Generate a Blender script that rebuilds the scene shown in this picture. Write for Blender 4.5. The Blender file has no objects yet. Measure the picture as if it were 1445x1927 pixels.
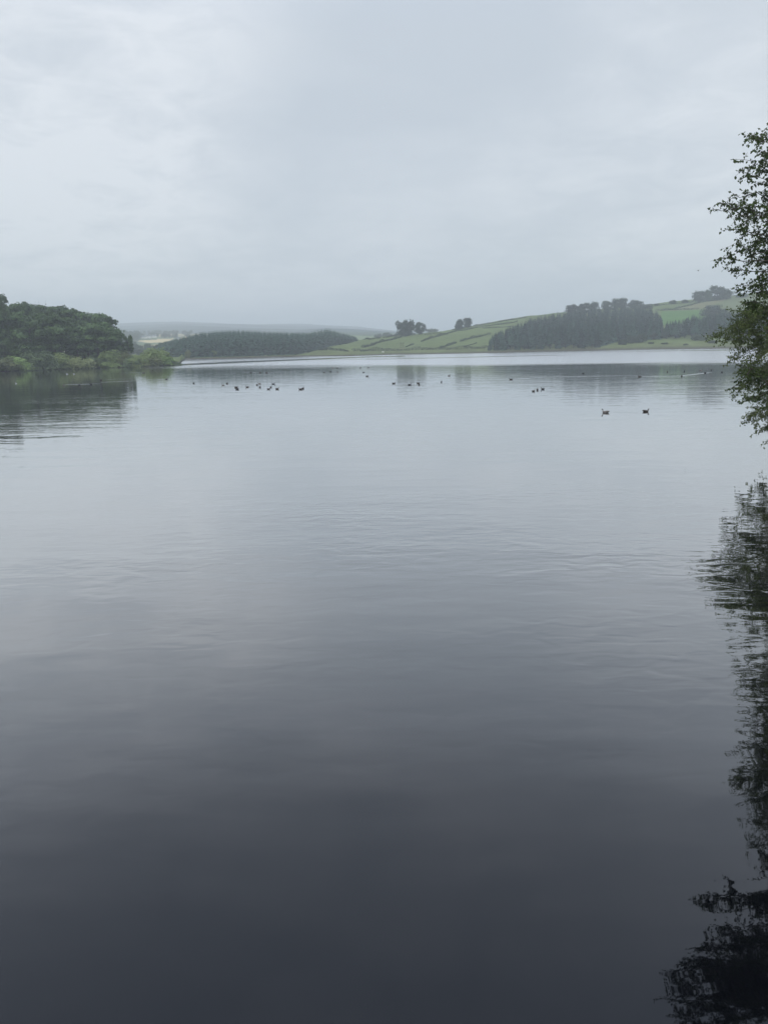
import bpy, math, random
import numpy as np
from mathutils import Matrix, Vector

# ------------------------------------------------------------------ camera
SC = bpy.context.scene
COL = SC.collection
F, CX, CY = 1428.0, 722.5, 963.5           # focal length and centre in photo pixels (1445 x 1927)
PITCH, ROLL, EYE = math.atan((963.5 - 652.0) / 1428.0), 0.02, 6.0
cam = bpy.data.cameras.new("camera")
camo = bpy.data.objects.new("camera", cam)
COL.objects.link(camo)
cam.sensor_fit = 'VERTICAL'
cam.sensor_height = 24.0
cam.lens = F / 1927.0 * 24.0
cam.clip_start, cam.clip_end = 0.1, 30000.0
camo.matrix_world = Matrix.Translation((0, 0, EYE)) @ Matrix.Rotation(math.pi / 2 - PITCH, 4, 'X') @ Matrix.Rotation(-ROLL, 4, 'Z')
SC.camera = camo

# ------------------------------------------------------------------ world, sun, exposure
SC.view_settings.view_transform = 'Standard'
SC.view_settings.look = 'None'
SC.view_settings.gamma = 1.0
SC.view_settings.exposure = 0.0
SUN_EL, SUN_AZ = math.radians(52), math.radians(200)      # high, behind the camera
SKY_STRENGTH = 0.12
w = bpy.data.worlds.new("World")
SC.world = w
w.use_nodes = True
nt = w.node_tree
N, L = nt.nodes, nt.links
N.clear()


def nd(tree, typ, **kw):
    n = tree.nodes.new(typ)
    for k, v in kw.items():
        setattr(n, k, v)
    return n


def mth(tree, op, a, b=None, c=None, clamp=False):
    n = tree.nodes.new('ShaderNodeMath')
    n.operation = op
    n.use_clamp = clamp
    for i, v in enumerate((a, b, c)):
        if v is None:
            continue
        if isinstance(v, (int, float)):
            n.inputs[i].default_value = v
        else:
            tree.links.new(v, n.inputs[i])
    return n.outputs[0]


def mixc(tree, fac, a, b, blend='MIX'):
    n = tree.nodes.new('ShaderNodeMix')
    n.data_type = 'RGBA'
    n.blend_type = blend
    for sock, v in ((n.inputs[0], fac), (n.inputs[6], a), (n.inputs[7], b)):
        if isinstance(v, (int, float)):
            sock.default_value = v
        elif isinstance(v, tuple):
            sock.default_value = (*v, 1.0)
        else:
            tree.links.new(v, sock)
    return n.outputs[2]


sky = nd(nt, 'ShaderNodeTexSky', sky_type='NISHITA', sun_disc=False)
sky.sun_elevation, sky.sun_rotation = SUN_EL, SUN_AZ
sky.air_density, sky.dust_density = 1.0, 4.0
tc = nd(nt, 'ShaderNodeTexCoord')
sep = nd(nt, 'ShaderNodeSeparateXYZ')
L.new(tc.outputs['Generated'], sep.inputs[0])
zc = mth(nt, 'MAXIMUM', sep.outputs[2], 0.0)
den = mth(nt, 'ADD', zc, 0.22)
comb = nd(nt, 'ShaderNodeCombineXYZ')
L.new(mth(nt, 'DIVIDE', sep.outputs[0], den), comb.inputs[0])
L.new(mth(nt, 'DIVIDE', sep.outputs[1], den), comb.inputs[1])
n1 = nd(nt, 'ShaderNodeTexNoise')
n1.inputs['Scale'].default_value = 1.15
n1.inputs['Detail'].default_value = 6
n1.inputs['Roughness'].default_value = 0.5
n1.inputs['Distortion'].default_value = 0.35
L.new(comb.outputs[0], n1.inputs['Vector'])
n2 = nd(nt, 'ShaderNodeTexNoise')
n2.inputs['Scale'].default_value = 5.5
n2.inputs['Detail'].default_value = 6
n2.inputs['Roughness'].default_value = 0.62
n2.inputs['Distortion'].default_value = 0.5
L.new(comb.outputs[0], n2.inputs['Vector'])
rmp = nd(nt, 'ShaderNodeMapRange', interpolation_type='SMOOTHSTEP')
rmp.inputs[1].default_value, rmp.inputs[2].default_value = 0.36, 0.66
L.new(mth(nt, 'ADD', mth(nt, 'MULTIPLY', n1.outputs['Fac'], 0.62), mth(nt, 'MULTIPLY', n2.outputs['Fac'], 0.38)), rmp.inputs[0])


def blob(x, y, z, lo, hi):
    """a soft cloud bank round one direction of the sky"""
    d = nd(nt, 'ShaderNodeVectorMath', operation='DOT_PRODUCT')
    L.new(tc.outputs['Generated'], d.inputs[0])
    v = Vector((x, y, z)).normalized()
    d.inputs[1].default_value = v
    r = nd(nt, 'ShaderNodeMapRange', interpolation_type='SMOOTHSTEP')
    r.inputs[1].default_value, r.inputs[2].default_value = lo, hi
    L.new(d.outputs['Value'], r.inputs[0])
    return r.outputs[0]


cl = mth(nt, 'ADD', mth(nt, 'MULTIPLY', rmp.outputs[0], 0.62), 0.20)
for bx_, by_, bz_, rad_, amt_ in ((-.395, .866, .306, 18, .24), (-.30, .91, .28, 14, .18), (.02, .955, .29, 15, -.26), (.16, .93, .32, 17, -.26), (-.07, .97, .235, 10, -.14),
                                  (.27, .93, .235, 11, .26), (.06, .977, .20, 9, .22), (-.36, .92, .14, 8, .20), (.33, .87, .36, 12, .05), (.13, .90, .41, 12, -.12)):
    b_ = blob(bx_, by_, bz_, math.cos(math.radians(rad_)), 1.0)
    # torn edges: the bank follows the cloud noise
    cl = mth(nt, 'ADD', cl, mth(nt, 'MULTIPLY', mth(nt, 'MULTIPLY', b_, amt_), mth(nt, 'ADD', mth(nt, 'MULTIPLY', n2.outputs['Fac'], 2.6), -0.35)))
cl = mth(nt, 'MINIMUM', mth(nt, 'MAXIMUM', cl, 0.0), 1.0)
ccol = mixc(nt, cl, (0.615, 0.678, 0.75), (0.865, 0.907, 0.957))
# an overcast dome grows brighter towards the zenith
zen = nd(nt, 'ShaderNodeMapRange')
zen.inputs[1].default_value, zen.inputs[2].default_value = 0.30, 1.0
zen.inputs[3].default_value, zen.inputs[4].default_value = 1.0, 1.15
L.new(zc, zen.inputs[0])
zt_ = nd(nt, 'ShaderNodeMapRange')
zt_.inputs[1].default_value, zt_.inputs[2].default_value = 0.34, 0.7
L.new(zc, zt_.inputs[0])
ccol = mixc(nt, zt_.outputs[0], ccol, mixc(nt, 1.0, ccol, (0.90, 0.97, 1.14), 'MULTIPLY'))
vs = nd(nt, 'ShaderNodeVectorMath', operation='SCALE')
L.new(ccol, vs.inputs[0])
L.new(mth(nt, 'MULTIPLY', zen.outputs[0], 1.0 / SKY_STRENGTH), vs.inputs['Scale'])
mixed = mixc(nt, 0.93, sky.outputs[0], vs.outputs[0])
bg = nd(nt, 'ShaderNodeBackground')
bg.inputs['Strength'].default_value = SKY_STRENGTH
L.new(mixed, bg.inputs['Color'])
wo = nd(nt, 'ShaderNodeOutputWorld')
L.new(bg.outputs[0], wo.inputs['Surface'])

sl = bpy.data.lights.new("sun", 'SUN')
sl.energy, sl.angle, sl.color = 1.3, math.radians(25), (1.0, 0.96, 0.9)
slo = bpy.data.objects.new("sun", sl)
COL.objects.link(slo)
sd = Vector((math.sin(SUN_AZ) * math.cos(SUN_EL), math.cos(SUN_AZ) * math.cos(SUN_EL), math.sin(SUN_EL)))
slo.rotation_euler = (-sd).to_track_quat('-Z', 'Y').to_euler()
slo.location = sd * 50
SC.cycles.use_denoising = True
SC.cycles.volume_bounces = 4
SC.cycles.max_bounces = 8
SC.cycles.caustics_reflective = False
SC.cycles.caustics_refractive = False
SC.render.film_transparent = False

rng = np.random.default_rng(7)
random.seed(7)


# ------------------------------------------------------------------ helpers
def ray(px, py):
    """photo pixel -> (x/y, z/y) of the view ray in the world"""
    cx, cy = (px - CX) / F, (CY - py) / F
    c, s = math.cos(ROLL), math.sin(ROLL)
    x, y = cx * c + cy * s, -cx * s + cy * c
    cp, sp = math.cos(PITCH), math.sin(PITCH)
    fw = cp + y * sp
    return x / fw, (y * cp - sp) / fw


def hor(px):
    return 652.0 - 0.02 * (px - 722.5)


def az(px, py=None):
    return ray(px, hor(px) if py is None else py)[0]


def at(px, py, D):
    a, e = ray(px, py)
    return np.array((a * D, D, EYE + e * D))


def on_water(px, py):
    a, e = ray(px, py)
    D = -EYE / e
    return (a * D, D, 0.0)


def tag(o, label=None, cat=None, group=None, kind=None):
    for k, v in (('label', label), ('category', cat), ('group', group), ('kind', kind)):
        if v:
            o[k] = v
    return o


def empty(name, loc=(0, 0, 0), rz=0.0):
    o = bpy.data.objects.new(name, None)
    o.empty_display_size = 0.3
    o.location = loc
    o.rotation_euler = (0, 0, rz)
    COL.objects.link(o)
    return o


def link(name, me, parent=None, mats=()):
    for m in mats:
        me.materials.append(m)
    o = bpy.data.objects.new(name, me)
    COL.objects.link(o)
    if parent:
        o.parent = parent
    return o


def fast_mesh(name, verts, faces, smooth=False, mat_index=None):
    """verts (n,3); faces (m,k) all of one size, or a list of such arrays"""
    if not isinstance(faces, list):
        faces = [faces]
    faces = [np.asarray(f, dtype=np.int32) for f in faces if len(f)]
    me = bpy.data.meshes.new(name)
    verts = np.asarray(verts, dtype=np.float32)
    me.vertices.add(len(verts))
    me.vertices.foreach_set('co', verts.ravel())
    tot = sum(f.size for f in faces)
    me.loops.add(tot)
    me.loops.foreach_set('vertex_index', np.concatenate([f.ravel() for f in faces]))
    n = sum(len(f) for f in faces)
    me.polygons.add(n)
    ls, lt, p = [], [], 0
    for f in faces:
        k = f.shape[1]
        ls.append(p + np.arange(len(f)) * k)
        lt.append(np.full(len(f), k))
        p += f.size
    me.polygons.foreach_set('loop_start', np.concatenate(ls).astype(np.int32))
    me.polygons.foreach_set('loop_total', np.concatenate(lt).astype(np.int32))
    if mat_index is not None:
        me.polygons.foreach_set('material_index', np.asarray(mat_index, dtype=np.int32))
    me.update(calc_edges=True)
    me.polygons.foreach_set('use_smooth', np.full(n, smooth))
    me.validate()
    return me


def unit(v):
    return v / np.maximum(np.linalg.norm(v, axis=-1, keepdims=True), 1e-9)


class Geo:
    """collects quads and tubes, then becomes one mesh"""

    def __init__(s):
        s.v, s.q, s.n = [], [], 0

    def quads(s, V):
        """V (m,4,3)"""
        m = len(V)
        s.v.append(V.reshape(-1, 3))
        s.q.append(s.n + np.arange(m * 4).reshape(m, 4))
        s.n += m * 4

    def tube(s, pts, radii, k=6, cap=True):
        pts = np.asarray(pts, float)
        d = unit(np.gradient(pts, axis=0))
        up = np.array((0.13, 0.21, 1.0)) if abs(d[0][2]) < 0.8 else np.array((1.0, 0.1, 0.05))
        a = unit(np.cross(d, up))
        b = np.cross(d, a)
        t = np.linspace(0, 2 * math.pi, k, endpoint=False)
        R = np.asarray(radii, float)[:, None, None]
        ring = pts[:, None, :] + R * (a[:, None, :] * np.cos(t)[None, :, None] + b[:, None, :] * np.sin(t)[None, :, None])
        n = len(pts)
        s.v.append(ring.reshape(-1, 3))
        i = np.arange(n - 1)[:, None] * k
        j = np.arange(k)[None, :]
        j2 = (j + 1) % k
        q = np.stack([i + j, i + j2, i + k + j2, i + k + j], -1).reshape(-1, 4)
        s.q.append(s.n + q)
        s.n += n * k

    def box(s, c, size, rz=0.0):
        c = np.asarray(c, float)
        h = np.asarray(size, float) / 2
        p = np.array([(x, y, z) for z in (-1, 1) for y in (-1, 1) for x in (-1, 1)], float) * h
        R = np.array(((math.cos(rz), -math.sin(rz), 0), (math.sin(rz), math.cos(rz), 0), (0, 0, 1)))
        s.v.append(p @ R.T + c)
        f = np.array(((0, 2, 3, 1), (4, 5, 7, 6), (0, 1, 5, 4), (2, 6, 7, 3), (0, 4, 6, 2), (1, 3, 7, 5)))
        s.q.append(s.n + f)
        s.n += 8

    def mesh(s, name, smooth=False):
        return fast_mesh(name, np.concatenate(s.v), np.concatenate(s.q), smooth)


def wob(x, y, s=1.0, seed=0.0):
    """smooth wandering value about -1..1"""
    x, y = np.asarray(x) / s, np.asarray(y) / s
    return (np.sin(x * 1.0 + 1.7 * np.sin(y * 0.61 + seed) + seed) + np.sin(y * 1.13 + 1.3 * np.sin(x * 0.83 + seed * 2)) +
            0.5 * np.sin(2.3 * x + 1.9 * y + seed * 3) + 0.5 * np.sin(2.9 * y - 1.6 * x + seed)) / 3.0


# ------------------------------------------------------------------ materials
def mat(name):
    m = bpy.data.materials.new(name)
    m.use_nodes = True
    t = m.node_tree
    b = t.nodes['Principled BSDF']
    return m, t, b


def plain(name, c1, c2, scale=3.0, rough=0.8, bump=0.0):
    m, t, b = mat(name)
    g = nd(t, 'ShaderNodeTexCoord')
    n = nd(t, 'ShaderNodeTexNoise')
    n.inputs['Scale'].default_value = scale
    n.inputs['Detail'].default_value = 6
    t.links.new(g.outputs['Object'], n.inputs['Vector'])
    r = nd(t, 'ShaderNodeMapRange')
    r.inputs[1].default_value, r.inputs[2].default_value = 0.3, 0.7
    t.links.new(n.outputs['Fac'], r.inputs[0])
    t.links.new(mixc(t, r.outputs[0], c1, c2), b.inputs['Base Color'])
    b.inputs['Roughness'].default_value = rough
    if bump:
        bp = nd(t, 'ShaderNodeBump')
        bp.inputs['Strength'].default_value = bump
        t.links.new(n.outputs['Fac'], bp.inputs['Height'])
        t.links.new(bp.outputs[0], b.inputs['Normal'])
    return m


def leaf_mat(name, c1, c2, c3, scale=0.35, trans=0.25, spec=0.25):
    """foliage: clumps of two tints, a per-tree shift and some light coming through the leaves"""
    m, t, b = mat(name)
    g = nd(t, 'ShaderNodeTexCoord')
    n = nd(t, 'ShaderNodeTexNoise')
    n.inputs['Scale'].default_value = scale
    n.inputs['Detail'].default_value = 5
    n.inputs['Roughness'].default_value = 0.65
    t.links.new(g.outputs['Object'], n.inputs['Vector'])
    r = nd(t, 'ShaderNodeMapRange')
    r.inputs[1].default_value, r.inputs[2].default_value = 0.33, 0.67
    t.links.new(n.outputs['Fac'], r.inputs[0])
    oi = nd(t, 'ShaderNodeObjectInfo')
    c = mixc(t, r.outputs[0], c1, c2)
    c = mixc(t, mth(t, 'MULTIPLY', oi.outputs['Random'], 0.75), c, c3)
    vsc = nd(t, 'ShaderNodeVectorMath', operation='SCALE')      # no two plants share quite the same tone
    t.links.new(c, vsc.inputs[0])
    t.links.new(mth(t, 'MULTIPLY_ADD', mth(t, 'FRACT', mth(t, 'MULTIPLY', oi.outputs['Random'], 7.31)), 0.72, 0.66), vsc.inputs['Scale'])
    c = vsc.outputs[0]
    t.links.new(c, b.inputs['Base Color'])
    b.inputs['Roughness'].default_value = 0.6
    b.inputs['Specular IOR Level'].default_value = spec
    tr = nd(t, 'ShaderNodeBsdfTranslucent')
    t.links.new(c, tr.inputs['Color'])
    mx = nd(t, 'ShaderNodeMixShader')
    mx.inputs[0].default_value = trans
    t.links.new(b.outputs[0], mx.inputs[1])
    t.links.new(tr.outputs[0], mx.inputs[2])
    t.links.new(mx.outputs[0], t.nodes['Material Output'].inputs['Surface'])
    return m


M = {}
M['bark'] = plain('bark', (0.035, 0.03, 0.024), (0.09, 0.08, 0.065), 6.0, 0.9, 0.4)
M['far_bark'] = plain('far_bark', (0.035, 0.03, 0.025), (0.08, 0.07, 0.06), 1.5, 0.9)
M['wood_leaf'] = leaf_mat('wood_leaf', (0.018, 0.044, 0.015), (0.095, 0.165, 0.048), (0.075, 0.12, 0.042), 0.3, 0.15)
M['bush_leaf'] = leaf_mat('bush_leaf', (0.075, 0.14, 0.04), (0.27, 0.40, 0.12), (0.22, 0.26, 0.11), 0.7)
M['scrub_leaf'] = leaf_mat('scrub_leaf', (0.03, 0.055, 0.02), (0.08, 0.13, 0.045), (0.05, 0.08, 0.03), 0.5)
M['conifer_leaf'] = leaf_mat('conifer_leaf', (0.010, 0.036, 0.026), (0.060, 0.130, 0.078), (0.045, 0.090, 0.055), 0.5, 0.06)
M['far_leaf'] = leaf_mat('far_leaf', (0.016, 0.034, 0.016), (0.048, 0.080, 0.032), (0.035, 0.058, 0.026), 0.25, 0.12)
M['near_leaf'] = leaf_mat('near_leaf', (0.026, 0.050, 0.012), (0.082, 0.128, 0.03), (0.055, 0.09, 0.022), 1.3, 0.22, 0.35)
M['alder_leaf'] = leaf_mat('alder_leaf', (0.040, 0.065, 0.016), (0.135, 0.17, 0.045), (0.08, 0.11, 0.03), 0.9, 0.28, 0.35)
M['white_wall'] = plain('white_wall', (0.75, 0.74, 0.70), (0.82, 0.81, 0.78), 1.0, 0.8)
M['slate'] = plain('slate', (0.10, 0.11, 0.13), (0.16, 0.17, 0.19), 2.0, 0.7)
M['pane'] = plain('pane', (0.02, 0.025, 0.03), (0.03, 0.035, 0.04), 1.0, 0.15)
M['timber'] = plain('timber', (0.06, 0.05, 0.04), (0.10, 0.085, 0.07), 3.0, 0.85)
M['stone'] = plain('stone', (0.16, 0.15, 0.13), (0.30, 0.28, 0.25), 1.2, 0.9, 0.5)
M['pale_stone'] = plain('pale_stone', (0.55, 0.54, 0.5), (0.75, 0.74, 0.7), 3.0, 0.85)
M['duck_brown'] = plain('duck_brown', (0.035, 0.026, 0.02), (0.10, 0.075, 0.055), 22.0, 0.7)
M['duck_grey'] = plain('duck_grey', (0.10, 0.095, 0.09), (0.42, 0.39, 0.36), 18.0, 0.7)
M['duck_dark'] = plain('duck_dark', (0.012, 0.015, 0.014), (0.03, 0.032, 0.03), 10.0, 0.5)
M['bill'] = plain('bill', (0.16, 0.12, 0.04), (0.22, 0.17, 0.06), 10.0, 0.5)
M['gull_white'] = plain('gull_white', (0.72, 0.73, 0.74), (0.82, 0.82, 0.82), 10.0, 0.7)
M['gull_grey'] = plain('gull_grey', (0.35, 0.37, 0.4), (0.42, 0.44, 0.47), 10.0, 0.7)

# ------------------------------------------------------------------ terrain
# columns by bearing: shore distance, then (distance, height) of mid slope, crest, dip, second rise, far hills
COLS = [
    (-1.60, 250, (300, 2.5), (700, 4), (1000, 4), (1500, 24), (4500, 150)),
    (az(0), 272, (310, 2.5), (700, 4), (1000, 4), (1500, 24), (4500, 158)),
    (az(125), 292, (325, 2.0), (700, 4), (1000, 4), (1500, 24), (4500, 160)),
    (az(232), 305, (320, 1.6), (400, 2), (1000, 4), (1500, 26), (4500, 160)),
    (az(300), 312, (322, 1.0), (360, 1), (1000, 4), (1500, 27), (4500, 167)),
    (az(336), 321, (328, .7), (360, .8), (1000, 4), (1500, 27), (4500, 168)),
    (az(347), 506, (515, 1.0), (640, 6), (1000, 5), (1500, 27), (4500, 167)),
    (az(458), 529, (540, 1.2), (680, 8), (1000, 6), (1500, 24), (4500, 150)),
    (az(560), 549, (562, 1.4), (700, 8), (1000, 7), (1500, 22), (4500, 138)),
    (az(582), 556, (566, 1.6), (640, 3.6), (1000, 7), (1500, 26), (4500, 134)),
    (az(602), 545, (565, 2.4), (600, 4.0), (900, 6), (1500, 30), (4500, 130)),
    (az(620), 538, (572, 3.6), (640, 6.9), (900, 6), (1500, 31), (4500, 126)),
    (az(660), 526, (595, 4.6), (690, 9.9), (900, 7), (1500, 30), (4500, 118)),
    (az(680), 536, (625, 6.0), (720, 12.3), (950, 10), (1500, 29), (4500, 114)),
    (az(747), 570, (660, 8.0), (760, 16.4), (1000, 14), (1500, 27), (4500, 90)),
    (az(784), 565, (670, 8.6), (780, 17.5), (1050, 16), (1500, 26), (4500, 88)),
    (az(826), 555, (675, 9.8), (800, 20), (1100, 18), (1500, 25), (4500, 80)),
    (az(880), 548, (690, 12), (830, 24.7), (1150, 24), (1600, 25), (4500, 80)),
    (az(937), 556, (705, 15), (860, 30.8), (1200, 30), (1700, 30), (4500, 80)),
    (az(995), 564, (730, 18), (900, 36.6), (1300, 36), (1800, 36), (4500, 80)),
    (az(1100), 570, (760, 21), (950, 44), (1400, 42), (1800, 40), (4500, 80)),
    (az(1207), 568, (780, 23), (1000, 50.7), (1400, 50), (1800, 50), (4500, 90)),
    (az(1303), 548, (780, 25), (1020, 57.9), (1500, 56), (1900, 56), (4500, 90)),
    (az(1375), 530, (780, 27), (1040, 63), (1500, 64), (1900, 64), (4500, 100)),
    (az(1445), 515, (770, 30), (1060, 69), (1500, 74), (1900, 74), (4500, 110)),
    (0.59, 500, (760, 31), (1060, 74), (1500, 80), (1900, 80), (4500, 120)),
]
for a in (0.605, 0.62, 0.65, 0.70, 0.78, 0.90, 1.1, 1.4, 1.9, 2.8, 5.0):     # the near bank on the right
    S = 2.0 / (a - 0.5965)
    COLS.append((a, S, (S + 4 + S * .15, 1.6), (S + 30 + S, 5.0), (S + 500, 30), (S + 1500, 70), (4500, 120)))
CA = np.array([c[0] for c in COLS])


def ctl(a):
    """control points (n, 9, 2) for bearings a"""
    a = np.atleast_1d(a)
    S = np.interp(a, CA, [c[1] for c in COLS])
    P = [np.stack([S * 0.96 - 2, np.full_like(S, -2.0)], -1), np.stack([S, S * 0], -1),
         np.stack([S + 1.2 + S * .004, S * 0 + 0.55], -1)]
    for k in range(2, 7):
        P.append(np.stack([np.interp(a, CA, [c[k][0] for c in COLS]), np.interp(a, CA, [c[k][1] for c in COLS])], -1))
    P.append(np.stack([np.full_like(S, 8000.0), P[-1][:, 1] * 0.7], -1))
    return np.stack(P, 1)


def rough_z(x, y):
    D = np.hypot(x, y)
    far = np.clip((D - 200) / 800, 0.04, 1)
    return far * (0.9 * wob(x, y, 26, 1.0) + 0.35 * wob(x, y, 9, 2.0)) + np.clip((D - 1200) / 1500, 0, 1) * 7 * wob(x, y, 190, 4.0)


def hz(x, y):
    """ground height at one point"""
    P = ctl(x / y)[0]
    z = float(np.interp(y, P[:, 0], P[:, 1]))
    if z <= 0.55:
        return z
    return max(0.5, z + float(rough_z(x, y)) * min(1.0, (z - .5) / 2))


def ground_at(px, py, dmax=4400, dmin=250):
    """where the view ray through a photo pixel meets the ground"""
    a, e = ray(px, py)
    P = ctl(a)[0]
    D = np.arange(max(dmin, P[1, 0]), dmax, 2.0)
    z = np.interp(D, P[:, 0], P[:, 1]) + rough_z(a * D, D) * np.clip((np.interp(D, P[:, 0], P[:, 1]) - .5) / 2, 0, 1)
    hit = np.nonzero(z >= EYE + e * D)[0]
    if len(hit):
        d = D[hit[0]]
    else:                                                    # skims over the crest: take the nearest approach
        near = D < 1100
        d = D[near][np.argmin((EYE + e * D[near] - z[near]) / D[near])]
    return (a * d, d, hz(a * d, d))


def build_ground():
    A = np.concatenate([np.arange(-1.6, -0.62, 0.02), np.arange(-0.62, 0.59, 0.002),
                        np.array((0.59, .5925, .595, .598, 0.6, .605, .61, .615, .62, .63, .64, .65, .66, .68, .7, .73, .76, .8, .85, .9, 1.0, 1.1, 1.25, 1.4, 1.6, 1.9, 2.3, 2.8, 3.7, 5.0))])
    P = ctl(A)
    subs = [3, 3, 10, 50, 44, 22, 44, 2]
    subs = [3, 3, 14, 56, 30, 30, 46, 3]
    ys, zs = [], []
    for k, n in enumerate(subs):
        t = np.arange(n) / n
        ys.append(P[:, k, 0, None] * (1 - t) + P[:, k + 1, 0, None] * t)
        zs.append(P[:, k, 1, None] * (1 - t) + P[:, k + 1, 1, None] * t)
    ys.append(P[:, -1, 0, None]); zs.append(P[:, -1, 1, None])
    Y, Z = np.concatenate(ys, 1), np.concatenate(zs, 1)
    X = A[:, None] * Y
    Z = np.where(Z > 0.55, np.maximum(0.5, Z + rough_z(X, Y) * np.clip((Z - .5) / 2, 0, 1)), Z)
    V = np.stack([X, Y, Z], -1)
    na, ny = X.shape
    i = np.arange(na - 1)[:, None] * ny
    j = np.arange(ny - 1)[None, :]
    Q = np.stack([i + j, i + ny + j, i + ny + j + 1, i + j + 1], -1).reshape(-1, 4)
    me = fast_mesh('ground', V.reshape(-1, 3), Q, True)
    # the colour of what grows on each field
    n = na * ny
    x, y, z = X.ravel(), Y.ravel(), Z.ravel()
    c = np.empty((n, 4), np.float32)
    c[:] = (0.125, 0.165, 0.055, 1)
    c[:, :3] *= (1 + 0.16 * wob(x, y, 45, 7.0))[:, None]
    aa = x / np.maximum(y, .01)

    def paint(poly, col, far=False):
        pts = [ground_at(px, py, dmin=(1100 if far else 250)) for px, py in poly]
        pa = np.array([(p[0] / p[1], p[1]) for p in pts])
        inside = np.zeros(n, bool)
        m = len(pa)
        for k in range(m):
            (x1, y1), (x2, y2) = pa[k], pa[(k + 1) % m]
            if y1 == y2:
                continue
            cr = ((y1 > y) != (y2 > y)) & (aa < (x2 - x1) * (y - y1) / (y2 - y1) + x1)
            inside ^= cr
        c[inside, :3] = np.array(col) * (1 + 0.08 * wob(x[inside], y[inside], 20, 3.0))[:, None]

    fp = (y > 1100) & (aa < 0.1)
    patch = np.sin(x / 140 + 2 * np.sin(y / 400)) * np.sin(y / 210 + 1.3 * np.sin(x / 260))
    c[fp, :3] = np.where(patch[fp, None] > .35, (0.34, 0.30, 0.17), np.where(patch[fp, None] < -.3, (0.05, 0.08, 0.04), (0.10, 0.15, 0.06)))
    mo = (y > 1950)
    c[mo, :3] = (0.05, 0.075, 0.075)
    paint([(240, 640.8), (259, 641.3), (300, 638.5), (328, 636), (322, 641), (308, 644.6), (280, 645.3), (262, 642.6)], (0.62, 0.50, 0.27), True)
    paint([(333, 637.5), (352, 634), (354, 638), (338, 641)], (0.62, 0.50, 0.27), True)
    paint([(296, 630.5), (360, 627.5), (360, 629.5), (300, 632)], (0.55, 0.45, 0.26), True)
    paint([(662, 630.5), (708, 633.5), (690, 640), (672, 640)], (0.17, 0.22, 0.10), True)
    paint([(1244, 584.5), (1267, 582.6), (1315, 570), (1374, 561.3), (1376, 568), (1330, 578), (1312, 582.6)], (0.175, 0.175, 0.085))
    paint([(1244, 586), (1312, 584), (1330, 584), (1330, 612), (1240, 612)], (0.085, 0.18, 0.04))
    paint([(1330, 578), (1374, 561), (1445, 553), (1445, 600), (1330, 600)], (0.135, 0.165, 0.07))
    low = (z < 4.6) & (y > 500) & (y < 700) & (aa > az(583))
    c[low, :3] = np.array((0.135, 0.165, 0.06)) * (1 + .2 * wob(x[low], y[low], 8, 5.0))[:, None]
    edge = (z < 0.9) & (y > 200)
    c[edge, :3] = (0.085, 0.078, 0.052)
    ca = me.color_attributes.new('growth', 'FLOAT_COLOR', 'POINT')
    ca.data.foreach_set('color', c.ravel())
    m, t, b = mat('ground')
    at_ = nd(t, 'ShaderNodeAttribute', attribute_name='growth')
    g = nd(t, 'ShaderNodeNewGeometry')
    ns = nd(t, 'ShaderNodeTexNoise')
    ns.inputs['Scale'].default_value = 0.16
    ns.inputs['Detail'].default_value = 8
    ns.inputs['Roughness'].default_value = 0.7
    t.links.new(g.outputs['Position'], ns.inputs['Vector'])
    r = nd(t, 'ShaderNodeMapRange')
    r.inputs[1].default_value, r.inputs[2].default_value = 0.3, 0.7
    r.inputs[3].default_value, r.inputs[4].default_value = 0.72, 1.22
    t.links.new(ns.outputs['Fac'], r.inputs[0])
    v = nd(t, 'ShaderNodeVectorMath', operation='SCALE')
    t.links.new(at_.outputs['Color'], v.inputs[0])
    t.links.new(r.outputs[0], v.inputs['Scale'])
    t.links.new(v.outputs[0], b.inputs['Base Color'])
    b.inputs['Roughness'].default_value = 0.95
    b.inputs['Specular IOR Level'].default_value = 0.1
    o = link('ground', me, None, [m])
    tag(o, kind='structure')


build_ground()


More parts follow.
